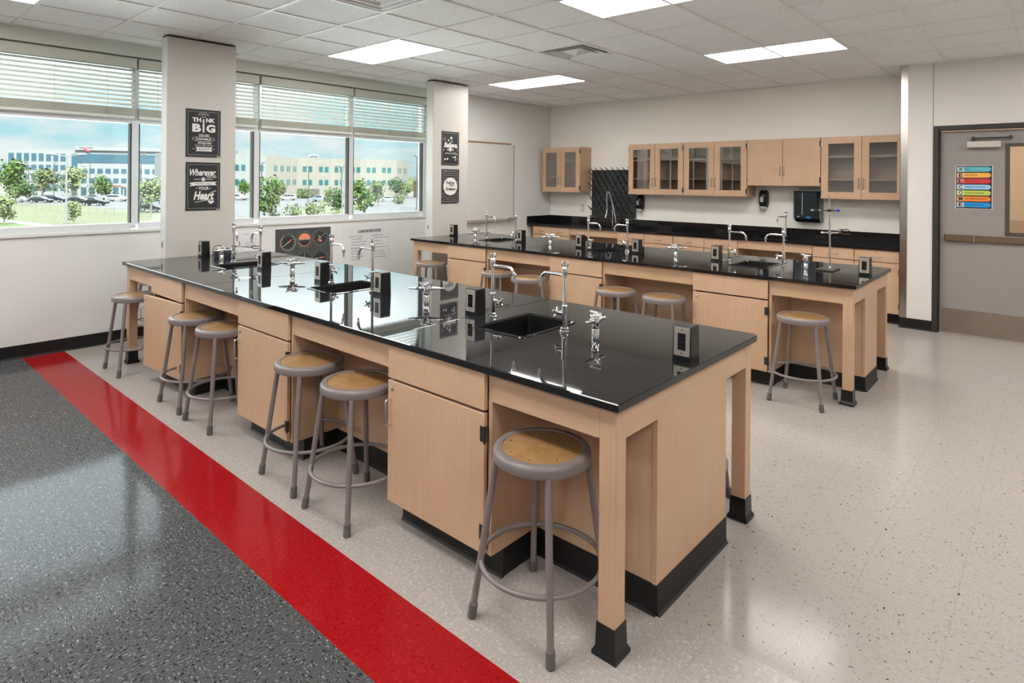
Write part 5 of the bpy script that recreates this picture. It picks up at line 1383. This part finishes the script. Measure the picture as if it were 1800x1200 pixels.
# cream school block made of angled wall panels
CRM = plain('cream_panel', (0.120, 0.111, 0.094), .8, var=.03, scale=.2); CRMS = plain('grey_panel_and_shade', (0.111, 0.116, 0.116), .8, var=.03, scale=.2); TEAL = plain('teal_glass', (.012, .062, .066), .15, var=.3, scale=.5)  # grey also colours the first facet, its shade put into the colour
cb = thing('school_building', 'cream panelled three-storey building with paired teal windows, beyond the car park', 'building', (-174.3, 87.4, GZ - .05))
o = Vector((-174.3, 87.4, 0))
pts = [Vector((-179.0, 62, 0)), Vector((-176.9, 88.2, 0)), Vector((-181, 100.6, 0)), Vector((-165, 127.5, 0)), Vector((-170, 136.3, 0))]
hts = [13.0, 13.0, 12.6, 12.6, 12.3]
for q in range(4):
    a, b = pts[q] - o, pts[q + 1] - o
    U2 = (b - a).normalized(); N2 = Vector((U2.y, -U2.x, 0)); Ln = (b - a).length
    Fq = (a, U2, Z3.copy(), N2)
    bm = bmn(); prism(bm, [(0, 0), (Ln, 0), (Ln, hts[q + 1]), (0, hts[q])], Fq, -14, 0); obj('wall', bm, (CRMS, CRM, CRM, CRM)[q], cb)
    bm = bmn(); st_ = Ln / 4
    for k in range(1, 4): prism(bm, [(k * st_, 0), (k * st_ + .07, 0), (k * st_ + .07, 12.5), (k * st_, 12.5)], Fq, 0, .03)
    obj('panel_joint', bm, CRMS, cb)
    wl = ((15, 17.3, 22.6), (3.2, 5.9, 8.5, 11.2), (1.6, 6.6, 11.4, 16.6, 21.6, 26.6), (1.5, 6.6))[q]
    wdt = (1.15, .42, 1.15, .55)[q]; gap = (1.75, .8, 1.75, 1.5)[q]
    for z0 in (4.0, 8.2):
        for u0 in wl:
            for e in (0, gap):
                bm = bmn(); prism(bm, [(u0 + e, z0), (u0 + e + wdt, z0), (u0 + e + wdt, z0 + 1.75), (u0 + e, z0 + 1.75)], Fq, -.02, .05); obj('window', bm, TEAL, cb)
    if q == 2:
        bm = bmn(); prism(bm, [(.0, 0), (6.8, 0), (6.8, 2.8), (0, 2.8)], Fq, -.02, .1); obj('entrance_recess', bm, plain('entry_dark', (.05, .04, .04), .6), cb)
for (u0, u1, y0_, z1) in ((-3, 9, 0, 14.3),):
    bm = bmn(); prism(bm, [(-4, 12.5), (11, 12.5), (11, 13.9), (-4, 14.3)], ((pts[1] - o) + Vector((-9, -2, 0)), (pts[2] - pts[1]).normalized(), Z3.copy(), Vector((1, 0, 0))), 0, 2); obj('roof_screen', bm, CRMS, cb)
bm = bmn(); tube(bm, [(-12, 20, 12.0), (-12, 20, 13.2), (-11.6, 21.2, 13.9), (-11, 22.6, 13.7), (-11, 23.2, 12.2)], .42, 8); obj('roof_duct', bm, plain('duct_metal', (.12, .13, .14), .5, .2), cb)
t = thing('brick_outbuilding', 'low brick outbuilding past the end of the cream building', 'building', (-158, 140, GZ - .05))
bm = bmn(); box(bm, -6, 4, -6, 4, 0, 5.4); obj('wall', bm, plain('brick_red', (0.088, 0.052, 0.036), .8), t)
bm = bmn(); box(bm, -6.2, 4.2, -6.2, 4.2, 5.4, 5.7); obj('roof', bm, CRMS, t)
# low tree line on the horizon
bm = bmn(); rnd = random.Random(5)
for q in range(700):
    s = rnd.random(); X = -420 + 260 * s; Y = -60 + 430 * s; z = GZ + rnd.uniform(0, 8)
    p = Vector((X + rnd.uniform(-8, 8), Y + rnd.uniform(-8, 8), z)); sz = rnd.uniform(2, 4.5)
    n = Vector((rnd.uniform(.3, 1), rnd.uniform(-1, .3), rnd.uniform(-.3, .8))).normalized(); u = n.orthogonal().normalized(); v = n.cross(u)
    bm.faces.new([bm.verts.new(p + u * sz * a + v * sz * b) for a, b in ((-.5, -.2), (0, -.5), (.5, 0), (.1, .5), (-.4, .3))])
o_ = obj('treeline', bm, LEAF[1], recalc=False); o_['kind'] = 'stuff'; tag(o_, 'hazy belt of distant trees on the horizon', 'trees')
# wire fence along the lawn
t = thing('wire_fence', 'thin grey wire fence between the lawn and the parked cars', 'fence', (-140, 24, GZ - .05))
bm = bmn()
for q in range(26):
    x = q * 2.4; y = q * .55; cyl(bm, (x, y, 0), (x, y, 1.25), .03, seg=5)
for z in (.1, .5, .9, 1.2): tube(bm, [(0, 0, z), (60, 13.75, z)], .015, 4)
obj('wire_frame', bm, plain('fence_grey', (0.135, 0.141, 0.144), .5, .4), t)
